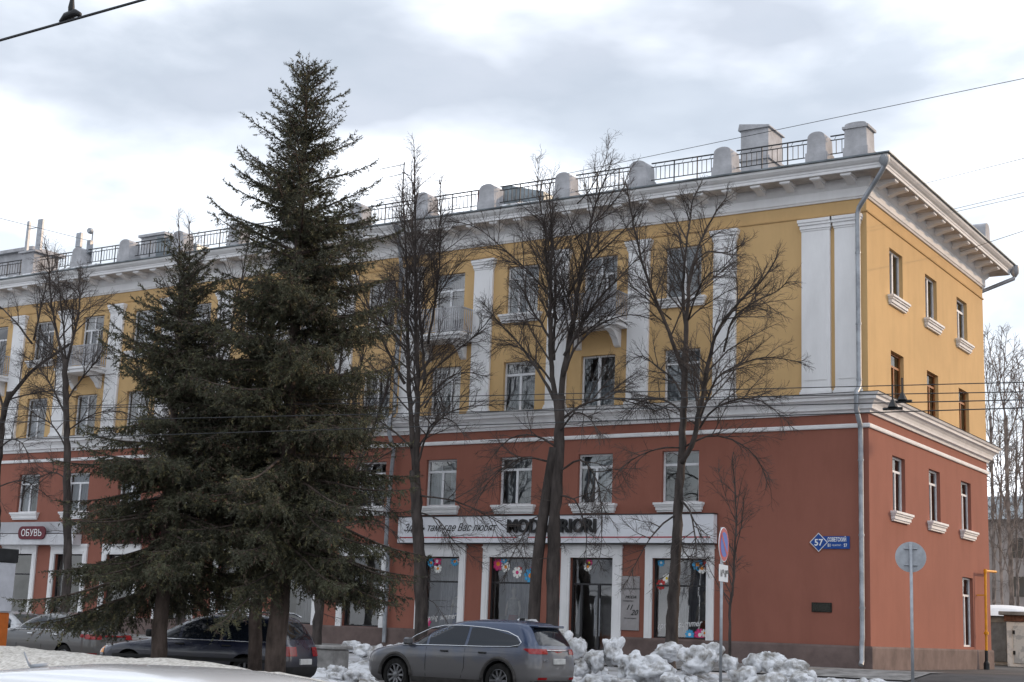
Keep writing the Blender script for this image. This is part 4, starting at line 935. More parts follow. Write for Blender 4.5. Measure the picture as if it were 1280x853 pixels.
        return g_.build(name_, m_, parent or root, (0,0,0), True)
    for s_ in (-1,1):
        for pl in side_glass: side_patch('side_window', M['carglass2'], pl, .004, s_)
    if extras: extras(root, side_patch, end_patch, S, HW, fx)
    return root
def glossy_dark(name, col, rough=.06):
    m = mat(name, col, rough, .1, 1, spec=.6); m.node_tree.nodes['Principled BSDF'].inputs['IOR'].default_value = 1.5; return m
M['carglass2'] = glossy_dark('tinted_car_glass', (.012,.016,.024))
M['carglass3'] = glossy_dark('clear_car_glass', (.06,.07,.075))
def strip(root, name, m, pts, r_=.012): return MB().tube(pts, r_, 6).build(name, m, root, (0,0,0), True)

# --- blue dusty sports utility vehicle
def suv_x(root, sp, ep, S, HW, fx):
    end = -1
    ep('rear_window', M['carglass2'], [(1.13,-.70,.70),(1.25,-.70,.70),(1.44,-.62,.62),(1.50,-.60,.60)], False)
    ep('windscreen', M['carglass2'], [(1.08,-.66,.66),(1.30,-.64,.64),(1.5,-.58,.58)], True)
    for s_ in (-1,1):
        a,b = sorted((s_*.48,s_*.93)); tl = ep('tail_light', M['tail'], [(.95,a,b),(1.06,a,b)], False, .012, rows=4)
        sp('tail_light_side', M['tail'], [(.98,-2.50,-2.26),(1.05,-2.50,-2.10)], .010, s_, tl, 4)
        a,b = sorted((s_*.5,s_*.8)); ep('rear_reflector', M['tail'], [(.42,a,b),(.47,a,b)], False, .012, rows=2)
        strip(root, 'window_trim', M['chrome'], [(x,s_*(S(z)[2]*HW+.010),z) for x,z in ((1.30,1.02),(.9,1.035),(0,1.05),(-1.0,1.06),(-1.75,1.08),(-1.98,1.12),(-2.02,1.18),(-1.9,1.29),(-1.6,1.39),(-1.0,1.46),(-.3,1.49),(.2,1.475),(.55,1.41),(.95,1.24),(1.25,1.06),(1.30,1.02))], .012)
        for x in (.05,-1.02): MB().bbox(x-.11,x+.11,s_*(HW*.985)-.02,s_*(HW*.985)+.035,.915,.95,.012).build('door_handle', M['plas'], root, (0,0,0))
        MB().bbox(.98,1.16,s_*(HW+.05)-.12,s_*(HW+.05)+.10,1.03,1.19,.04).build('wing_mirror', M['mirror'], root, (0,0,0))
        for xw in (1.46,-1.47):
            n_ = 18; cl = MB(); cl.tube([(xw+.46*math.cos(math.pi*i/n_),s_*(HW-.005),.37+.46*math.sin(math.pi*i/n_)) for i in range(n_+1)], .04, 6)
            cl.build('arch_cladding', M['clad'], root, (0,0,0), True)
        sp('sill_cladding', M['clad'], [(.24,-1.0,1.0),(.36,-1.02,1.02)], .014, s_)
        for x in (.58,-.52): strip(root,'door_gap',M['well'],[(x+(.10 if z<.6 and x<0 else 0),s_*(S(z)[2]*HW+.001),z) for z in (.38,.6,.8,1.0)],.006)
        a,b = sorted((s_*.55,s_*.86)); ep('head_light', M['lamp'], [(.72,a,b),(.84,a,b)], True, .01, rows=3)
    strip(root,'tailgate_trim',M['chrome'],[(fx(1.03,y,False)-.018,y,1.03) for y in (-.5,-.3,0,.3,.5)],.014)
    MB().bbox(fx(.82,0,False)-.03,fx(.82,0,False)+.02,-.26,.26,.74,.86,.008).build('number_plate', M['plate'], root, (0,0,0))
    MB().bbox(-2.29,-1.9,-.60,.60,1.50,1.55,.02).build('roof_spoiler', paintS, root, (0,0,0))
    ep('rear_bumper_cladding', M['clad'], [(.26,-.9,.9),(.40,-.9,.9)], False, .012)
    MB().bbox(-1.55,-1.40,-.02,.02,1.62,1.69,.012).build('antenna_fin', M['plas'], root, (0,0,0))
    text('lettering','AWD',.07,M['chrome'],root,(fx(.84,-.62,False)-.006,.0,.83),rot=(R(90),0,R(-90))).location = (fx(.80,.60,False)-.02,.66,.80)
paintS = paint('dusty_blue_paint', (.028,.055,.125), (.16,.15,.142), .72, 1.18, .2, .88)
M['mirror'] = paint('mirror_paint', (.03,.05,.09), (.17,.155,.14), .9, 1.4); M['clad'] = mat('dusty_cladding', (.075,.07,.067), .85, .25, 4)
SUV = [(.22,2.30,-2.32,.90),(.32,2.47,-2.45,.95),(.45,2.52,-2.52,.985),(.62,2.52,-2.53,1.0),(.80,2.48,-2.52,1.0),(.90,2.36,-2.51,.99),(.97,2.05,-2.50,.975),(1.03,1.55,-2.49,.955),(1.08,1.22,-2.46,.93),(1.20,1.02,-2.41,.885),(1.35,.72,-2.31,.82),(1.48,.40,-2.20,.765),(1.56,.12,-2.10,.72),(1.61,-.25,-1.95,.64),(1.64,-.55,-1.6,.45)]
suv = car('parked_suv', 'dusty blue sports utility vehicle parked before the snow heap', SUV, 1.94, paintS, (1.46,-1.47), .365, 1.04,
   [[(1.04,.60,1.16),(1.2,.60,.95),(1.38,.60,.66),(1.44,.60,.56)],[(1.05,-.48,.53),(1.2,-.50,.53),(1.44,-.52,.50),(1.465,-.5,.45)],[(1.07,-1.95,-.56),(1.18,-1.98,-.58),(1.3,-1.82,-.58),(1.42,-1.2,-.58),(1.45,-.9,-.6)]], 10, suv_x)
suv.rotation_euler.z = R(180); suv.scale.z = 1.08; suv.location = (-5.7,-12.3,gz(-12.3))
# --- dark blue estate car
def est_x(root, sp, ep, S, HW, fx):
    ep('rear_window', M['carglass2'], [(.98,-.62,.62),(1.1,-.60,.60),(1.30,-.54,.54)], False)
    ep('windscreen', M['carglass3'], [(.96,-.6,.6),(1.2,-.57,.57),(1.32,-.53,.53)], True)
    for s_ in (-1,1):
        a,b = sorted((s_*.36,s_*.80)); ep('tail_light', M['tail'], [(.66,a,b),(.84,a,b)], False, .012, rows=4)
        sp('indicator_lamp', M['amber'], [(.70,-2.22,-2.02),(.82,-2.22,-2.02)], .010, s_, None, 3)
        a,b = sorted((s_*.5,s_*.78)); ep('head_light', M['lamp'], [(.58,a,b),(.72,a,b)], True, .01, rows=3)
        sp('front_indicator', M['amber'], [(.58,2.0,2.16),(.70,2.0,2.14)], .01, s_, None, 3)
        sp('sill_cladding', M['plas'], [(.24,-1.0,1.0),(.36,-1.02,1.02)], .012, s_); sp('side_moulding', M['plas'], [(.52,-2.0,2.0),(.58,-2.0,2.0)], .012, s_, None, 2)
        for x in (.15,-.95): MB().bbox(x-.1,x+.1,s_*(HW*.985)-.02,s_*(HW*.985)+.03,.80,.83,.01).build('door_handle', M['plas'], root, (0,0,0))
        MB().bbox(.78,.92,s_*(HW+.05)-.10,s_*(HW+.05)+.08,.93,1.07,.03).build('wing_mirror', M['plas'], root, (0,0,0))
        MB().tube([(.15,s_*.52,1.40),(0,s_*.54,1.47),(-1.75,s_*.53,1.47),(-1.95,s_*.52,1.40)],.018,6).tube([(-.6,s_*.53,1.40),(-.6,s_*.535,1.47)],.016,5).build('roof_rail', M['chrome'], root, (0,0,0), True)
        strip(root,'belt_trim',M['chrome'],[(x,s_*(S(.905)[2]*HW+.008),.905) for x in (1.2,0,-1.0,-2.1)],.008)
    MB().bbox(fx(.56,0,False)-.03,fx(.56,0,False)+.02,-.26,.26,.50,.61,.008).build('number_plate', mat('white_plate',(.75,.75,.74),.4,.1,9), root, (0,0,0))
    ep('rear_bumper_cladding', M['plas'], [(.28,-.8,.8),(.46,-.8,.8)], False, .014)
paintE = paint('dark_blue_paint', (.012,.018,.05), (.06,.055,.05), .45, .85, .18, .6)
EST = [(.20,2.15,-2.22,.90),(.30,2.27,-2.33,.95),(.45,2.31,-2.36,.985),(.58,2.30,-2.36,1.0),(.70,2.22,-2.34,1.0),(.78,1.95,-2.32,.985),(.86,1.30,-2.30,.965),(.92,1.05,-2.27,.94),(1.05,.80,-2.21,.88),(1.20,.48,-2.10,.81),(1.32,.20,-2.0,.755),(1.38,-.05,-1.92,.70),(1.42,-.4,-1.75,.60),(1.44,-.6,-1.5,.45)]
est = car('estate_car', 'dark blue estate car with roof rails, half behind the spruce trunks', EST, 1.72, paintE, (1.36,-1.38), .31, .9,
   [[(.93,.22,.98),(1.1,.22,.66),(1.28,.22,.34)],[(.93,-.82,.14),(1.1,-.82,.14),(1.29,-.80,.12)],[(.93,-2.08,-.90),(1.1,-2.0,-.90),(1.27,-1.86,-.88)]], 8, est_x, .38, .24)
est.rotation_euler.z = R(180+14); est.scale.z = 1.07; est.location = (-8.3,-18.5,gz(-18.5))
# --- grey saloon
def sed_x(root, sp, ep, S, HW, fx, fin=True):
    ep('rear_window', M['carglass3'], [(1.02,-.60,.60),(1.2,-.57,.57),(1.36,-.52,.52)], False)
    ep('windscreen', M['carglass3'], [(.98,-.62,.62),(1.2,-.58,.58),(1.36,-.53,.53)], True)
    for s_ in (-1,1):
        a,b = sorted((s_*.42,s_*.86)); tl = ep('tail_light', M['tail'], [(.80,a,b),(.92,a,b)], False, .012, rows=4)
        sp('tail_light_side', M['tail'], [(.84,-2.26,-2.0),(.92,-2.26,-1.9)], .010, s_, tl, 3)
        a,b = sorted((s_*.55,s_*.82)); ep('rear_reflector', M['tail'], [(.38,a,b),(.46,a,b)], False, .012, rows=2)
        for x in (.05,-.98): MB().bbox(x-.1,x+.1,s_*(HW*.985)-.02,s_*(HW*.985)+.035,.865,.90,.012).build('door_handle', M['chrome'], root, (0,0,0))
        MB().bbox(.92,1.08,s_*(HW+.05)-.11,s_*(HW+.05)+.09,.98,1.11,.035).build('wing_mirror', M['plas'], root, (0,0,0))
        strip(root,'window_trim',M['chrome'],[(x,s_*(S(z)[2]*HW+.009),z) for x,z in ((1.05,.97),(0,.985),(-1.3,1.0),(-1.62,1.02))],.009)
        sp('sill_cladding', M['clad'], [(.22,-.95,.95),(.30,-.97,.97)], .012, s_)
        for x in (.58,-.45): strip(root,'door_gap',M['well'],[(x,s_*(S(z)[2]*HW+.001),z) for z in (.3,.6,.95)],.006)
    MB().bbox(fx(.66,0,False)-.03,fx(.66,0,False)+.02,-.26,.26,.60,.71,.008).build('number_plate', M['plate'], root, (0,0,0))
    strip(root,'boot_trim',M['tail'],[(fx(.88,y,False)-.012,y,.88) for y in (-.45,-.2,0,.2,.45)],.025)
    if fin: MB().bbox(-.95,-.80,-.02,.02,1.43,1.48,.012).build('antenna_fin', M['plas'], root, (0,0,0))
SED = [(.20,2.10,-2.16,.90),(.30,2.26,-2.28,.95),(.45,2.32,-2.33,.985),(.60,2.32,-2.34,1.0),(.75,2.24,-2.33,1.0),(.86,1.85,-2.31,.985),(.93,1.40,-2.27,.965),(.985,1.12,-2.10,.94),(1.03,1.0,-1.82,.915),(1.15,.80,-1.62,.865),(1.28,.50,-1.38,.80),(1.37,.22,-1.15,.745),(1.42,-.1,-.9,.66),(1.45,-.3,-.65,.45)]
SG = [[(1.0,.60,1.0),(1.15,.60,.74),(1.31,.60,.42),(1.32,.58,.42)],[(1.0,-.42,.53),(1.2,-.42,.53),(1.345,-.40,.40)],[(1.02,-1.50,-.48),(1.15,-1.42,-.48),(1.30,-1.05,-.47)]]
paintG = paint('grey_paint', (.11,.115,.125), (.13,.12,.11), .5, 1.1, .28)
sed = car('parked_saloon', 'grey saloon with a red tail lamp strip parked behind the left spruce', SED, 1.8, paintG, (1.36,-1.34), .32, 1.0, SG, 7, sed_x)
sed.rotation_euler.z = R(180); sed.scale.z = 1.08; sed.location = (-19.2,-13.2,gz(-13.2))
# --- white car at the kerb in the foreground
WC = (7.45,-36.3,-.02)
def wht_x(root, sp, ep, S, HW, fx):
    ep('rear_window', M['carglass3'], [(.98,-.62,.62),(1.1,-.60,.60),(1.30,-.54,.54)], False); ep('windscreen', M['carglass3'], [(.96,-.6,.6),(1.2,-.57,.57),(1.32,-.53,.53)], True)
    for s_ in (-1,1):
        a,b = sorted((s_*.36,s_*.80)); ep('tail_light', M['tail'], [(.66,a,b),(.84,a,b)], False, .012, rows=4)
        a,b = sorted((s_*.5,s_*.78)); ep('head_light', M['lamp'], [(.58,a,b),(.72,a,b)], True, .01, rows=3)
        MB().bbox(.78,.92,s_*(HW+.05)-.10,s_*(HW+.05)+.08,.93,1.07,.03).build('wing_mirror', M['plas'], root, (0,0,0))
        for x in (.15,-.95): MB().bbox(x-.1,x+.1,s_*(HW*.985)-.02,s_*(HW*.985)+.03,.80,.83,.01).build('door_handle', M['plas'], root, (0,0,0))
    w_ = PX(38,833,7.9); t_ = PX(30,815,7.9); e_ = PX(60,831,7.9); Lc = lambda v: (WC[0]-v.x,WC[1]-v.y,(v.z+.02)/.95)
    MB().tube([Lc(w_),Lc(w_.lerp(t_,.5)),Lc(t_)],[.009,.007,.004],8).tube([Lc(w_),Lc(e_)],.010,8).build('roof_antenna', M['grey'], root, (0,0,0), True)
paintW = paint('white_paint', (.8,.81,.83), (.5,.48,.45), .1, .6, .2, .4)
wht = car('white_car', 'white car in the near foreground showing only its bright roof', EST, 1.72, paintW, (1.36,-1.38), .31, .9,
   [[(.93,.22,.98),(1.1,.22,.66),(1.28,.22,.34)],[(.93,-.82,.14),(1.1,-.82,.14),(1.29,-.80,.12)],[(.93,-2.08,-.90),(1.1,-2.0,-.90),(1.27,-1.86,-.88)]], 8, wht_x, .38, .24)
wht.rotation_euler.z = R(180); wht.scale.z = .95; wht.location = WC
# --- pale car behind the kiosk at the left edge
paintP = paint('pale_paint', (.42,.43,.45), (.3,.28,.26), .4, .9, .25, .5)
pal = car('pale_car', 'pale parked car behind the orange kiosk at the left edge', SED, 1.8, paintP, (1.36,-1.34), .32, 1.0, SG, 7, sed_x)
pal.rotation_euler.z = R(180); pal.location = (-27.2,-8.7,gz(-8.7))

# ------------------------------------------------------------------ snow
def rock(mb, c, s, seed, sub=3, rough=.35, flat=.0):
    bm_ = bmesh.new(); bmesh.ops.create_icosphere(bm_, subdivisions=sub, radius=1); rs = random.Random(seed); o = Vector((rs.uniform(0,90),rs.uniform(0,90),rs.uniform(0,90)))
    rot = Matrix.Rotation(rs.uniform(0,6.28),3,'Z') @ Matrix.Rotation(rs.uniform(-.5,.5),3,'X')
    vs_ = []
    for v in bm_.verts:
        p = v.co.copy(); a = noise.noise(p*1.1+o)*rough*1.5+noise.noise(p*2.4+o)*rough*.7+noise.noise(p*5+o)*rough*.22+noise.noise(p*11+o)*rough*.10+noise.noise(p*24+o)*rough*.09-rough*.1
        m_ = max(abs(p.x),abs(p.y),abs(p.z)); p = p*(1+(1/m_-1)*.35)*(1+a); p = rot @ p
        vs_.append((c[0]+p.x*s[0],c[1]+p.y*s[1],c[2]+p.z*s[2]))
    mb.add(vs_, [tuple(v.index for v in f.verts) for f in bm_.faces]); bm_.free(); return mb
def mound(x0, x1, y0, y1, hf, seed, nx=90, ny=34, rough=.12):
    o = Vector((seed*3.1,seed*7.7,0)); mb = MB()
    def fn(u, v):
        x = x0+(x1-x0)*u; y = y0+(y1-y0)*v; e_ = math.sin(math.pi*min(1,max(0,v)))**.7*math.sin(math.pi*min(1,max(0,u)))**.35
        p = Vector((x,y,0)); n_ = noise.noise(p*1.1+o)*.9+noise.noise(p*2.6+o)*.55+noise.noise(p*6+o)*.3+noise.noise(p*14+o)*.16
        return (x+noise.noise(p*5+o)*.05, y+noise.noise(p*5-o)*.05, gz(y)-.06+e_*(hf(x)+n_*rough*2.2*min(1,hf(x)*1.5)))
    return mb.grid(fn, nx, ny)
def pile(label, x0, x1, y0, y1, hf, chunks, seed):
    c0 = ((x0+x1)/2,(y0+y1)/2,gz((y0+y1)/2)); root = empty('snow_pile', c0, label, 'snow pile', 'snow heaps before the shops')
    mound(x0,x1,y0,y1,hf,seed,110,40).build('mound', M['snow'], root, None, True)
    for i,(x,y,z,sx,sy,sz) in enumerate(chunks): rock(MB(),(x,y,z),(sx,sy,sz),seed*50+i,5 if max(sx,sz) > .3 else 4 if max(sx,sz) > .15 else 3).build('chunk', M['snow'], root, None, True)
    return root
def ch(px, py, yw, s, k=(1,1,1)):
    v = PY(px,py,yw); s *= .86; return (v.x,v.y,v.z-.20,s*k[0],s*k[1],s*k[2])
rs = random.Random(4)
def litter(x0,x1,y0,y1,n,hf): 
    o = []
    for i in range(n):
        x = rs.uniform(x0,x1); y = rs.uniform(y0,y1); s = rs.choice((.06,.08,.1,.14,.18)); e_ = math.sin(math.pi*(y-y0)/(y1-y0))**.7
        o.append((x,y,gz(y)+hf(x)*e_*rs.uniform(.55,.95),s*rs.uniform(.8,1.3),s,s*rs.uniform(.7,1)))
    return o
hA = lambda x: .40+.1*math.sin(x*2.2)
pile('big grey heap of broken snow blocks between the blue vehicle and the sign post', -5.2,.2,-9.7,-6.3, hA,
  [ch(767,803,-8.4,.32,(1.0,.9,1.2)),ch(745,815,-8.7,.30,(.9,1,1)),ch(812,828,-8.9,.52,(1.15,.9,.75)),ch(790,822,-8.6,.4,(1,1,.9)),ch(868,816,-8.2,.46,(1,.9,.8)),ch(885,806,-7.8,.34,(1.1,1,.8)),ch(728,826,-8.8,.26),ch(722,800,-8.0,.28,(1,1,1.2)),ch(705,790,-7.8,.24,(1.3,1,1)),
   ch(840,845,-9.3,.3),ch(775,850,-9.4,.34,(1.2,1,.8)),ch(740,850,-9.3,.3),ch(910,820,-8.0,.25),ch(835,806,-7.7,.3,(1.4,1,.8)),ch(660,776,-6.6,.30,(1.3,1,.8)),ch(640,780,-6.6,.25,(1.2,1,.7)),ch(680,782,-6.8,.25)]+litter(-5,0,-9.6,-6.6,40,hA), 1)
hB = lambda x: .42-.09*max(0,x-.3)
pile('whiter heap of snow in front of the blank red wall, right of the sign post', -.6,3.6,-9.9,-5.8, hB,
  [ch(945,818,-8.0,.30,(1.1,1,.9)),ch(965,816,-7.8,.34,(1.2,1,.9)),ch(985,828,-8.1,.36,(1.2,1,.8)),ch(1000,842,-8.6,.3,(1.2,1,.8)),ch(1010,838,-8.2,.25,(.8,1,1)),ch(1040,846,-8.3,.26,(1.3,1,.7)),ch(930,838,-8.8,.3),ch(960,848,-9.2,.4,(1.2,1,.7)),ch(1090,846,-7.6,.24,(1.6,1,.6)),ch(1075,848,-8.0,.22),ch(1115,850,-7.8,.14)]+litter(-.5,3.2,-9.4,-6.2,40,hB), 2)
hC = lambda x: .40+.06*math.sin(x*3)
pile('low strip of snow between the parked estate and the blue vehicle', -15.8,-5.6,-9.4,-6.2, hC,
  [ch(455,805,-8,.26,(1.5,1,.8)),ch(440,800,-7.5,.22,(1.4,1,.8)),ch(490,804,-7.8,.22,(1.6,1,.7)),ch(470,810,-8.4,.25),ch(505,800,-7.4,.18,(1.5,1,.8))]+litter(-15,-6,-9,-6.5,40,hC), 3)
hD = lambda x: .34
pile('small patch of dirty snow by the grey concrete box', -13.4,-9.6,-12.9,-9.9, hD, litter(-13,-10,-12.6,-10.2,24,hD)+[ch(425,830,-11.3,.2),ch(440,838,-11.6,.22)], 4)
# roadside bank, lit from behind
bk = mound(-40,8.0,-26.3,-21.0,(lambda x: max(.12,.84-.05*max(0,x+4)-.09*max(0,x+1.2))),9,300,44,.045)
tag(bk.build('snow_bank', M['bank'], None, None, True), 'long gritty sunlit snow bank between the white car and the parked cars', 'snow bank')

# ------------------------------------------------------------------ street furniture
def post(root, x, y, z1, r_=.03): MB().tube([(x,y,gz(y)-.1),(x,y,z1)], r_, 10).build('post', M['grey'], root, None, True)
# no-parking sign seen obliquely
v = PX(905,681,29.0); gx,gy = v.x,v.y; yaw = R(8)
def disc(mb, r_, t0, t1, c, yaw_, n=36, z=0):
    ux,uy = -math.sin(yaw_),math.cos(yaw_); nx_,ny_ = math.cos(yaw_),math.sin(yaw_)
    vs_ = [(c[0]+ux*math.cos(2*math.pi*i/n)*r_+nx_*t, c[1]+uy*math.cos(2*math.pi*i/n)*r_+ny_*t, c[2]+math.sin(2*math.pi*i/n)*r_) for t in (t0,t1) for i in range(n)]
    return mb.add(vs_,[tuple(range(n))[::-1],tuple(range(n,2*n))]+[(i,(i+1)%n,(i+1)%n+n,i+n) for i in range(n)])
ns = empty('no_parking_sign', (gx,gy,gz(gy)), 'round blue and red no-parking sign with a white hours plate on a thin post', 'traffic sign')
post(ns, gx-.045, gy, v.z+.34)
c = (gx,gy,v.z)
disc(MB(),.34,-.012,0,c,yaw).build('backing', M['lw'], ns); disc(MB(),.325,.001,.004,c,yaw).build('red_ring', M['pred'], ns); disc(MB(),.245,.005,.008,c,yaw).build('blue_disc', M['pblue'], ns)
mb = MB(); ux,uy = -math.sin(yaw),math.cos(yaw); nx_,ny_ = math.cos(yaw)*.011,math.sin(yaw)*.011
def on(u,z_): return (c[0]+ux*u+nx_,c[1]+uy*u+ny_,c[2]+z_)
mb.add([on(-.205,.155),on(-.155,.205),on(.205,-.155),on(.155,-.205)],[(0,1,2,3)]); mb.build('red_slash', M['pred'], ns)
c2_ = (gx,gy,v.z-.56); mb = MB()
mb.add([(c2_[0]+ux*a+math.cos(yaw)*t,c2_[1]+uy*a+math.sin(yaw)*t,c2_[2]+b) for t in (-.01,0) for a,b in ((-.3,-.165),(.3,-.165),(.3,.165),(-.3,.165))],[(0,1,2,3),(4,5,6,7),(0,1,5,4),(1,2,6,5),(2,3,7,6),(3,0,4,7)]); mb.build('hours_plate', M['lw'], ns)
for s_,u_,z_,sz_ in (('16',-.25,-.07,.19),('00',-.09,.0,.10),('-',-.005,-.05,.17),('18',.03,-.07,.19),('00',.19,.0,.10)):
    text('lettering',s_,sz_,M['black'],ns,(c2_[0]+math.cos(yaw)*.004+ux*u_,c2_[1]+math.sin(yaw)*.004+uy*u_,c2_[2]+z_),rot=(R(90),0,R(90)+yaw),ext=.001,sx=.78,offset=.004)
# back of a round sign by the corner
v = PX(1138.5,696.5,30.5); gx,gy = v.x,v.y
bs = empty('round_sign', (gx,gy,gz(gy)), 'grey back of a round traffic sign on a post at the corner', 'traffic sign')
ya = math.atan2(CAM[1]-gy,CAM[0]-gx)+R(4)
disc(MB(),.315,-.035,-.030,(gx,gy,v.z),ya).build('panel', M['grey'], bs); post(bs,gx+.035*math.cos(ya),gy+.035*math.sin(ya),v.z+.31,.034)
for dz in (-.17,.17):
    mb = MB(); ux,uy = -math.sin(ya),math.cos(ya); bx_,by_ = gx-.01*math.cos(ya),gy-.01*math.sin(ya); mb.tube([(bx_-ux*.13,by_-uy*.13,v.z+dz),(bx_+ux*.13,by_+uy*.13,v.z+dz)],.016,6); mb.build('clamp', M['grey'], bs)
# orange and white pay terminal, left edge
v = PX(-18,800,38.0); kx,ky = v.x,v.y; kz = gz(ky)
M['orange'] = mat('kiosk_orange', (.62,.16,.03), .5, .1, 3); M['kwhite'] = mat('kiosk_white', (.6,.61,.66), .5, .08, 3)
kk = empty('pay_terminal', (kx,ky,kz), 'orange and white pay terminal at the left edge of the street', 'kiosk')
MB().bbox(kx-.55,kx+.42,ky-.35,ky+.35,kz,PX(5,766,38).z,.03).build('lower_case', M['orange'], kk); zc = PX(5,766,38).z
MB().bbox(kx-.57,kx+.46,ky-.37,ky+.37,zc+.005,PX(5,703,38).z,.03).build('upper_case', M['kwhite'], kk); zt_ = PX(5,703,38).z
MB().bbox(kx-.7,kx+.48,ky-.40,ky+.40,zt_+.005,zt_+.36,.02).build('canopy', M['dark'], kk)
MB().bbox(kx+.12,kx+.30,ky-.40,ky-.345,zc-.62,zc-.22,.01).build('slot_panel', M['dark'], kk); MB().bbox(kx+.17,kx+.25,ky-.41,ky-.402,zc-.45,zc-.36,.004).build('card_slot', M['signred'], kk)
MB().box(kx+.02,kx+.32,ky-.378,ky-.372,zt_-.34,zt_-.10).build('pictogram', M['signg'], kk); text('lettering','Б',.2,M['black'],kk,(kx+.09,ky-.381,zt_-.29),ext=.001)
text('lettering','ская',.2,M['black'],kk,(kx-.08,ky-.374,zt_-.72),ext=.001,shear=.25); text('lettering','арки',.16,M['blue'],kk,(kx-.02,ky-.374,zt_-1.05),ext=.001)
disc(MB(),.07,0,.01,(kx+.1,ky-.43,zt_+.25),R(-90)).build('signal_lamp', M['pred'], kk)
# concrete box and bollard among the parked cars
v = PX(413,808,40); bx_,by_ = v.x,v.y; z0 = gz(by_); gb = empty('concrete_box', (bx_,by_,z0), 'grey concrete box with a flat lid between the estate and the snow', 'concrete box')
MB().bbox(bx_-.4,bx_+.4,by_-.35,by_+.35,z0-.1,z0+.85,.03).build('body', M['kerb'], gb); MB().bbox(bx_-.47,bx_+.47,by_-.42,by_+.42,z0+.855,z0+.95,.02).build('lid', M['kerb'], gb)
# garages, right edge
gr_ = 'garages beyond the end wall'
g1 = empty('grey_garage', tuple(PX(1249,833,66))[:2]+(.84,), 'grey metal garage with snow on its low roof beside the end wall', 'garage')
p = PX(1249,790,66)
def rel(o, a,b,cy,d_, z0_,z1_, bv=.02): return MB().bbox(p.x+a,p.x+b,p.y+cy,p.y+cy+d_,z0_,z1_,bv)
M['garage'] = mat('grey_paint_metal', (.4,.41,.41), .7, .2, 2); M['gwhite'] = mat('chipped_white', (.74,.73,.71), .8, .2, 2.5, col2=(.5,.51,.52), ramp=(.4,.5)); M['brick'] = mat('old_brick', (.2,.1,.07), .9, .3, 8)
rel(g1,-2.6,.62,0,5,.84,3.0).build('wall', M['garage'], g1); rel(g1,-.35,.30,-.04,.05,1.0,2.75,.01).build('door', mat('garage_door',(.2,.22,.24),.6,.2,3), g1)
mound(p.x-2.8,p.x+1.6,p.y-.3,p.y+5.2,lambda x:.0,7,10,6).build('roof_felt', M['dark'], g1).location.z += 2.2
mb = MB().grid(lambda u,v_:(p.x-2.7+4.6*u,p.y-.2+5.3*v_,3.02+.55*(math.sin(math.pi*min(1,max(0,u)))**.5)*(math.sin(math.pi*v_)**.35)),24,16); mb.build('roof_snow', mat('clean_snow',(.8,.81,.83),.8,.05,3), g1, None, True)
p = PX(1272,790,62)
g2 = empty('white_garage', (p.x,p.y,.84), 'chipped white garage with a brick course under its roof slab, right edge', 'garage')
rel(g2,-.45,3.2,0,4,.84,2.72).build('wall', M['gwhite'], g2); rel(g2,-.55,3.3,-.06,4.1,2.72,2.98).build('brick_course', M['brick'], g2); rel(g2,-.72,3.5,-.25,4.4,2.985,3.14).build('roof_slab', M['kerb'], g2)
rel(g2,-.18,.75,-.05,.06,1.0,2.55,.01).build('door', mat('garage_door_pale',(.62,.63,.62),.6,.25,2.5,col2=(.42,.44,.45),ramp=(.45,.5)), g2)
for z in (1.35,2.2): rel(g2,-.20,-.10,-.075,.03,z,z+.16,.006).build('hinge', M['dark'], g2)
vp = MB(); vp.tube([(p.x+.05,p.y+2,3.1),(p.x+.05,p.y+2,3.75)],.05,8); vp.lathe([(.16,3.72),(.02,3.95)],(p.x+.05,p.y+2,0),'z',10); tag(vp.build('vent_pipe', M['zinc'], None, None), 'little vent pipe with a cone cap on the white garage roof', 'vent pipe')
# far grey block behind the trees
p = PX(1262,640,120); fb = empty('far_building', (p.x,p.y+8,.84), 'far grey-brown block behind the bare trees at the right edge', 'building')
M['farw'] = mat('hazed_far_wall', (.36,.32,.3), .9, .15, .6); fx0,fx1 = p.x-14,p.x+22; ztop = PX(1262,650,120).z  # wall colour lightened to stand in for distance haze
MB().box(fx0,fx1,p.y,p.y+14,.84,ztop).build('wall', M['farw'], fb); MB().prism([(p.y-.6,ztop+.002),(p.y+14.6,ztop+.002),(p.y+7,ztop+2.6)],fx0-.5,fx1+.5,'x').build('roof', M['roof'], fb)
w0 = MB().box(-.65,.65,-.03,.03,0,1.6).build('window', M['carglass3'], fb, (0,0,0)); f0 = True
for r_ in range(5):
    for i in range(11):
        x = fx0+1.8+3.2*i; z = 2.6+3.1*r_
        if z+2 > ztop: continue
        o = w0 if f0 else copy_tree(w0, fb); f0 = False; o.location = Vector((x,p.y-.01,z))-WO[fb.name]
# unseen block added right of the view to shade the snow and parked cars
nb = empty('added_shade_block', (31,21,.84), 'unseen tall ochre block added right of the view to shade the street', 'building')
MB().box(24,38,14.8,27.6,.5,19.0).build('wall', M['ochre'], nb); MB().prism([(14.2,19.003),(28.2,19.003),(21.2,21.0)],23.2,38.8,'x').build('roof', M['roof'], nb); MB().box(23.94,24.0-.001,14.74,27.66,.5,1.6).build('plinth', M['plinth'], nb)
w0 = MB().box(-.05,.0,-.65,.65,0,1.7).build('window', M['carglass3'], nb, (0,0,0)); f0 = True
for r_ in range(5):
    for i in range(5):
        o = w0 if f0 else copy_tree(w0, nb); f0 = False; o.location = Vector((23.99,16.0+2.6*i,2.6+3.3*r_))-WO[nb.name]

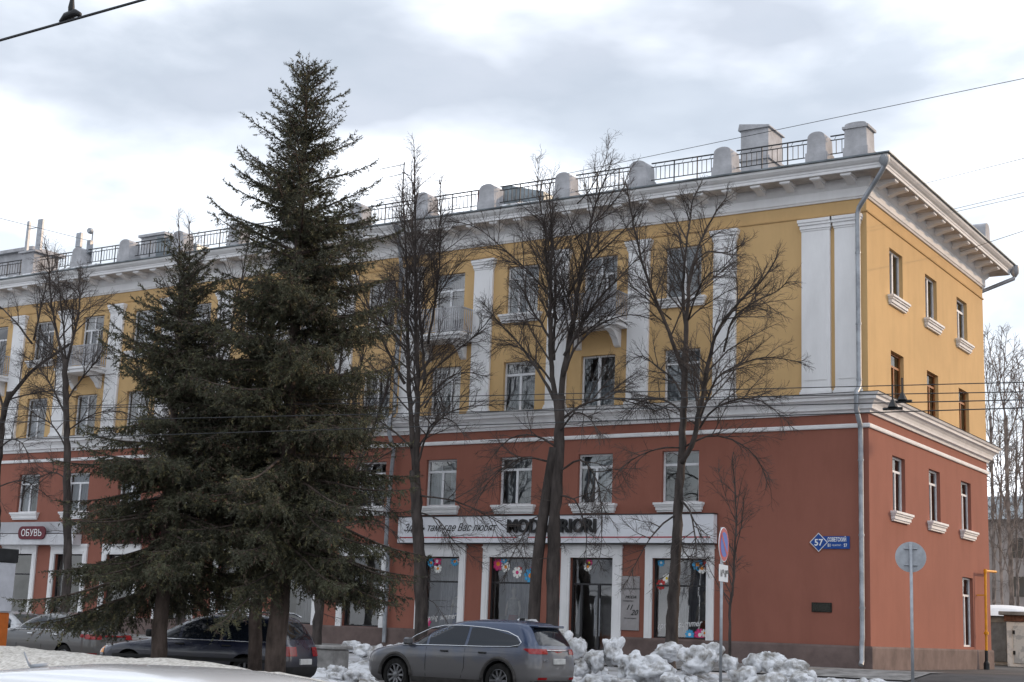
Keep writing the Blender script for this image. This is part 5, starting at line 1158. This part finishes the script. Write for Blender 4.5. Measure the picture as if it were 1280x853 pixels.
# ------------------------------------------------------------------ overhead wires
def wire(pts, r_, label, sag=0, grp='overhead wires'):
    P_ = [Vector(p_) for p_ in pts]; n = 24; o = []
    a,b = P_[0],P_[-1]
    for i in range(n+1): t = i/n; q_ = a.lerp(b,t); q_.z -= sag*4*t*(1-t); o.append(q_)
    return tag(MB().tube(o, r_, 5).build('overhead_wire', M['dark'], None, None), label, 'wire', grp)
for i,(ya_,yb_,lb) in enumerate(((486,478,'topmost of the four trolley wires crossing the end wall'),(495.5,490,'second from the top of the four trolley wires crossing the end wall'),(507,500,'third from the top of the four trolley wires crossing the end wall'),(520,510,'lowest of the four trolley wires crossing the end wall'))):
    yw = (-20,-20.5,-23,-23.5)[i]; a = PY(1280,yb_,yw); b = PY(960,ya_,yw); d = (a-b); a2 = a+d*3; zz = lambda t: b.z+(a.z-b.z)*t
    lft = b-d*((b.x+40)/d.x); wire([a+d*4,lft],.008,lb,0)
for i,(xx,yy,yw) in enumerate(((1116,511,-23.5),(1128,502,-23.0))):
    v = PY(xx,yy,yw); mb = MB(); mb.tube([(v.x-.13,v.y,v.z),(v.x+.13,v.y,v.z)],.02,6); mb.tube([(v.x,v.y,v.z),(v.x,v.y,v.z+.32)],.012,6); mb.lathe([(.01,v.z+.01),(.07,v.z+.02),(.02,v.z+.12)],(v.x,v.y,0),'z',8)
    tag(mb.build('wire_hanger', M['dark']), ('left' if i == 0 else 'right')+' of two small dark hangers clipped on the trolley wires', 'wire hanger', 'wire hangers')
a,b = PX(-40,62,13),PX(200,-6,12); wire([a+(a-b)*14,b+(b-a)*14],.012,'thick wire crossing the top left corner of the sky')
v = PX(88,22,12.47); mb = MB(); d = (b-a).normalized()
mb.tube([v-d*.11-Vector((0,0,.02)),v-d*.05+Vector((0,0,.02)),v+d*.05+Vector((0,0,.03)),v+d*.11+Vector((0,0,.0))],[.02,.035,.035,.02],8); mb.tube([v+Vector((0,0,.0)),v+Vector((0,0,.09)),v+Vector((.0,0,.16)),v+Vector((0,0,.45))],[.02,.028,.018,.02],8)
tag(mb.build('wire_clamp', M['dark'], None, None, True), 'dark clamp hanging on the wire in the top left corner', 'wire clamp')
def PXX(x, y, xw):                       # point on the plane x = xw
    dv = fw + r2*((x-640)/FPX) - u2*((y-426.5)/FPX); return Vector(CAM)+dv*((xw-CAM[0])/dv.x)
for (p_,x1,y1,dd,lb,rr) in ((PY(700,219,3.0),1300,94,40,'thin wire passing above the big chimney to the upper right',.010),(PXX(1158,229,1.0),1300,193,40,'thin wire in the sky right of the roof corner',.009),(PXX(1190,262,1.0),1300,236,44,'upper of the paired wires right of the eaves',.008),(PXX(1194,265,1.0),1300,241,44,'lower of the paired wires right of the eaves',.008),(PXX(1200,315,.3),1300,282,40,'thin wire ending at the eaves of the end wall',.009),(PY(115,302,-.5),-40,263,50,'thin wire at the left edge near the roof antennas',.010)):
    e_ = PX(x1,y1,dd); wire([p_, p_+(e_-p_)*2.2], rr, lb, 0)
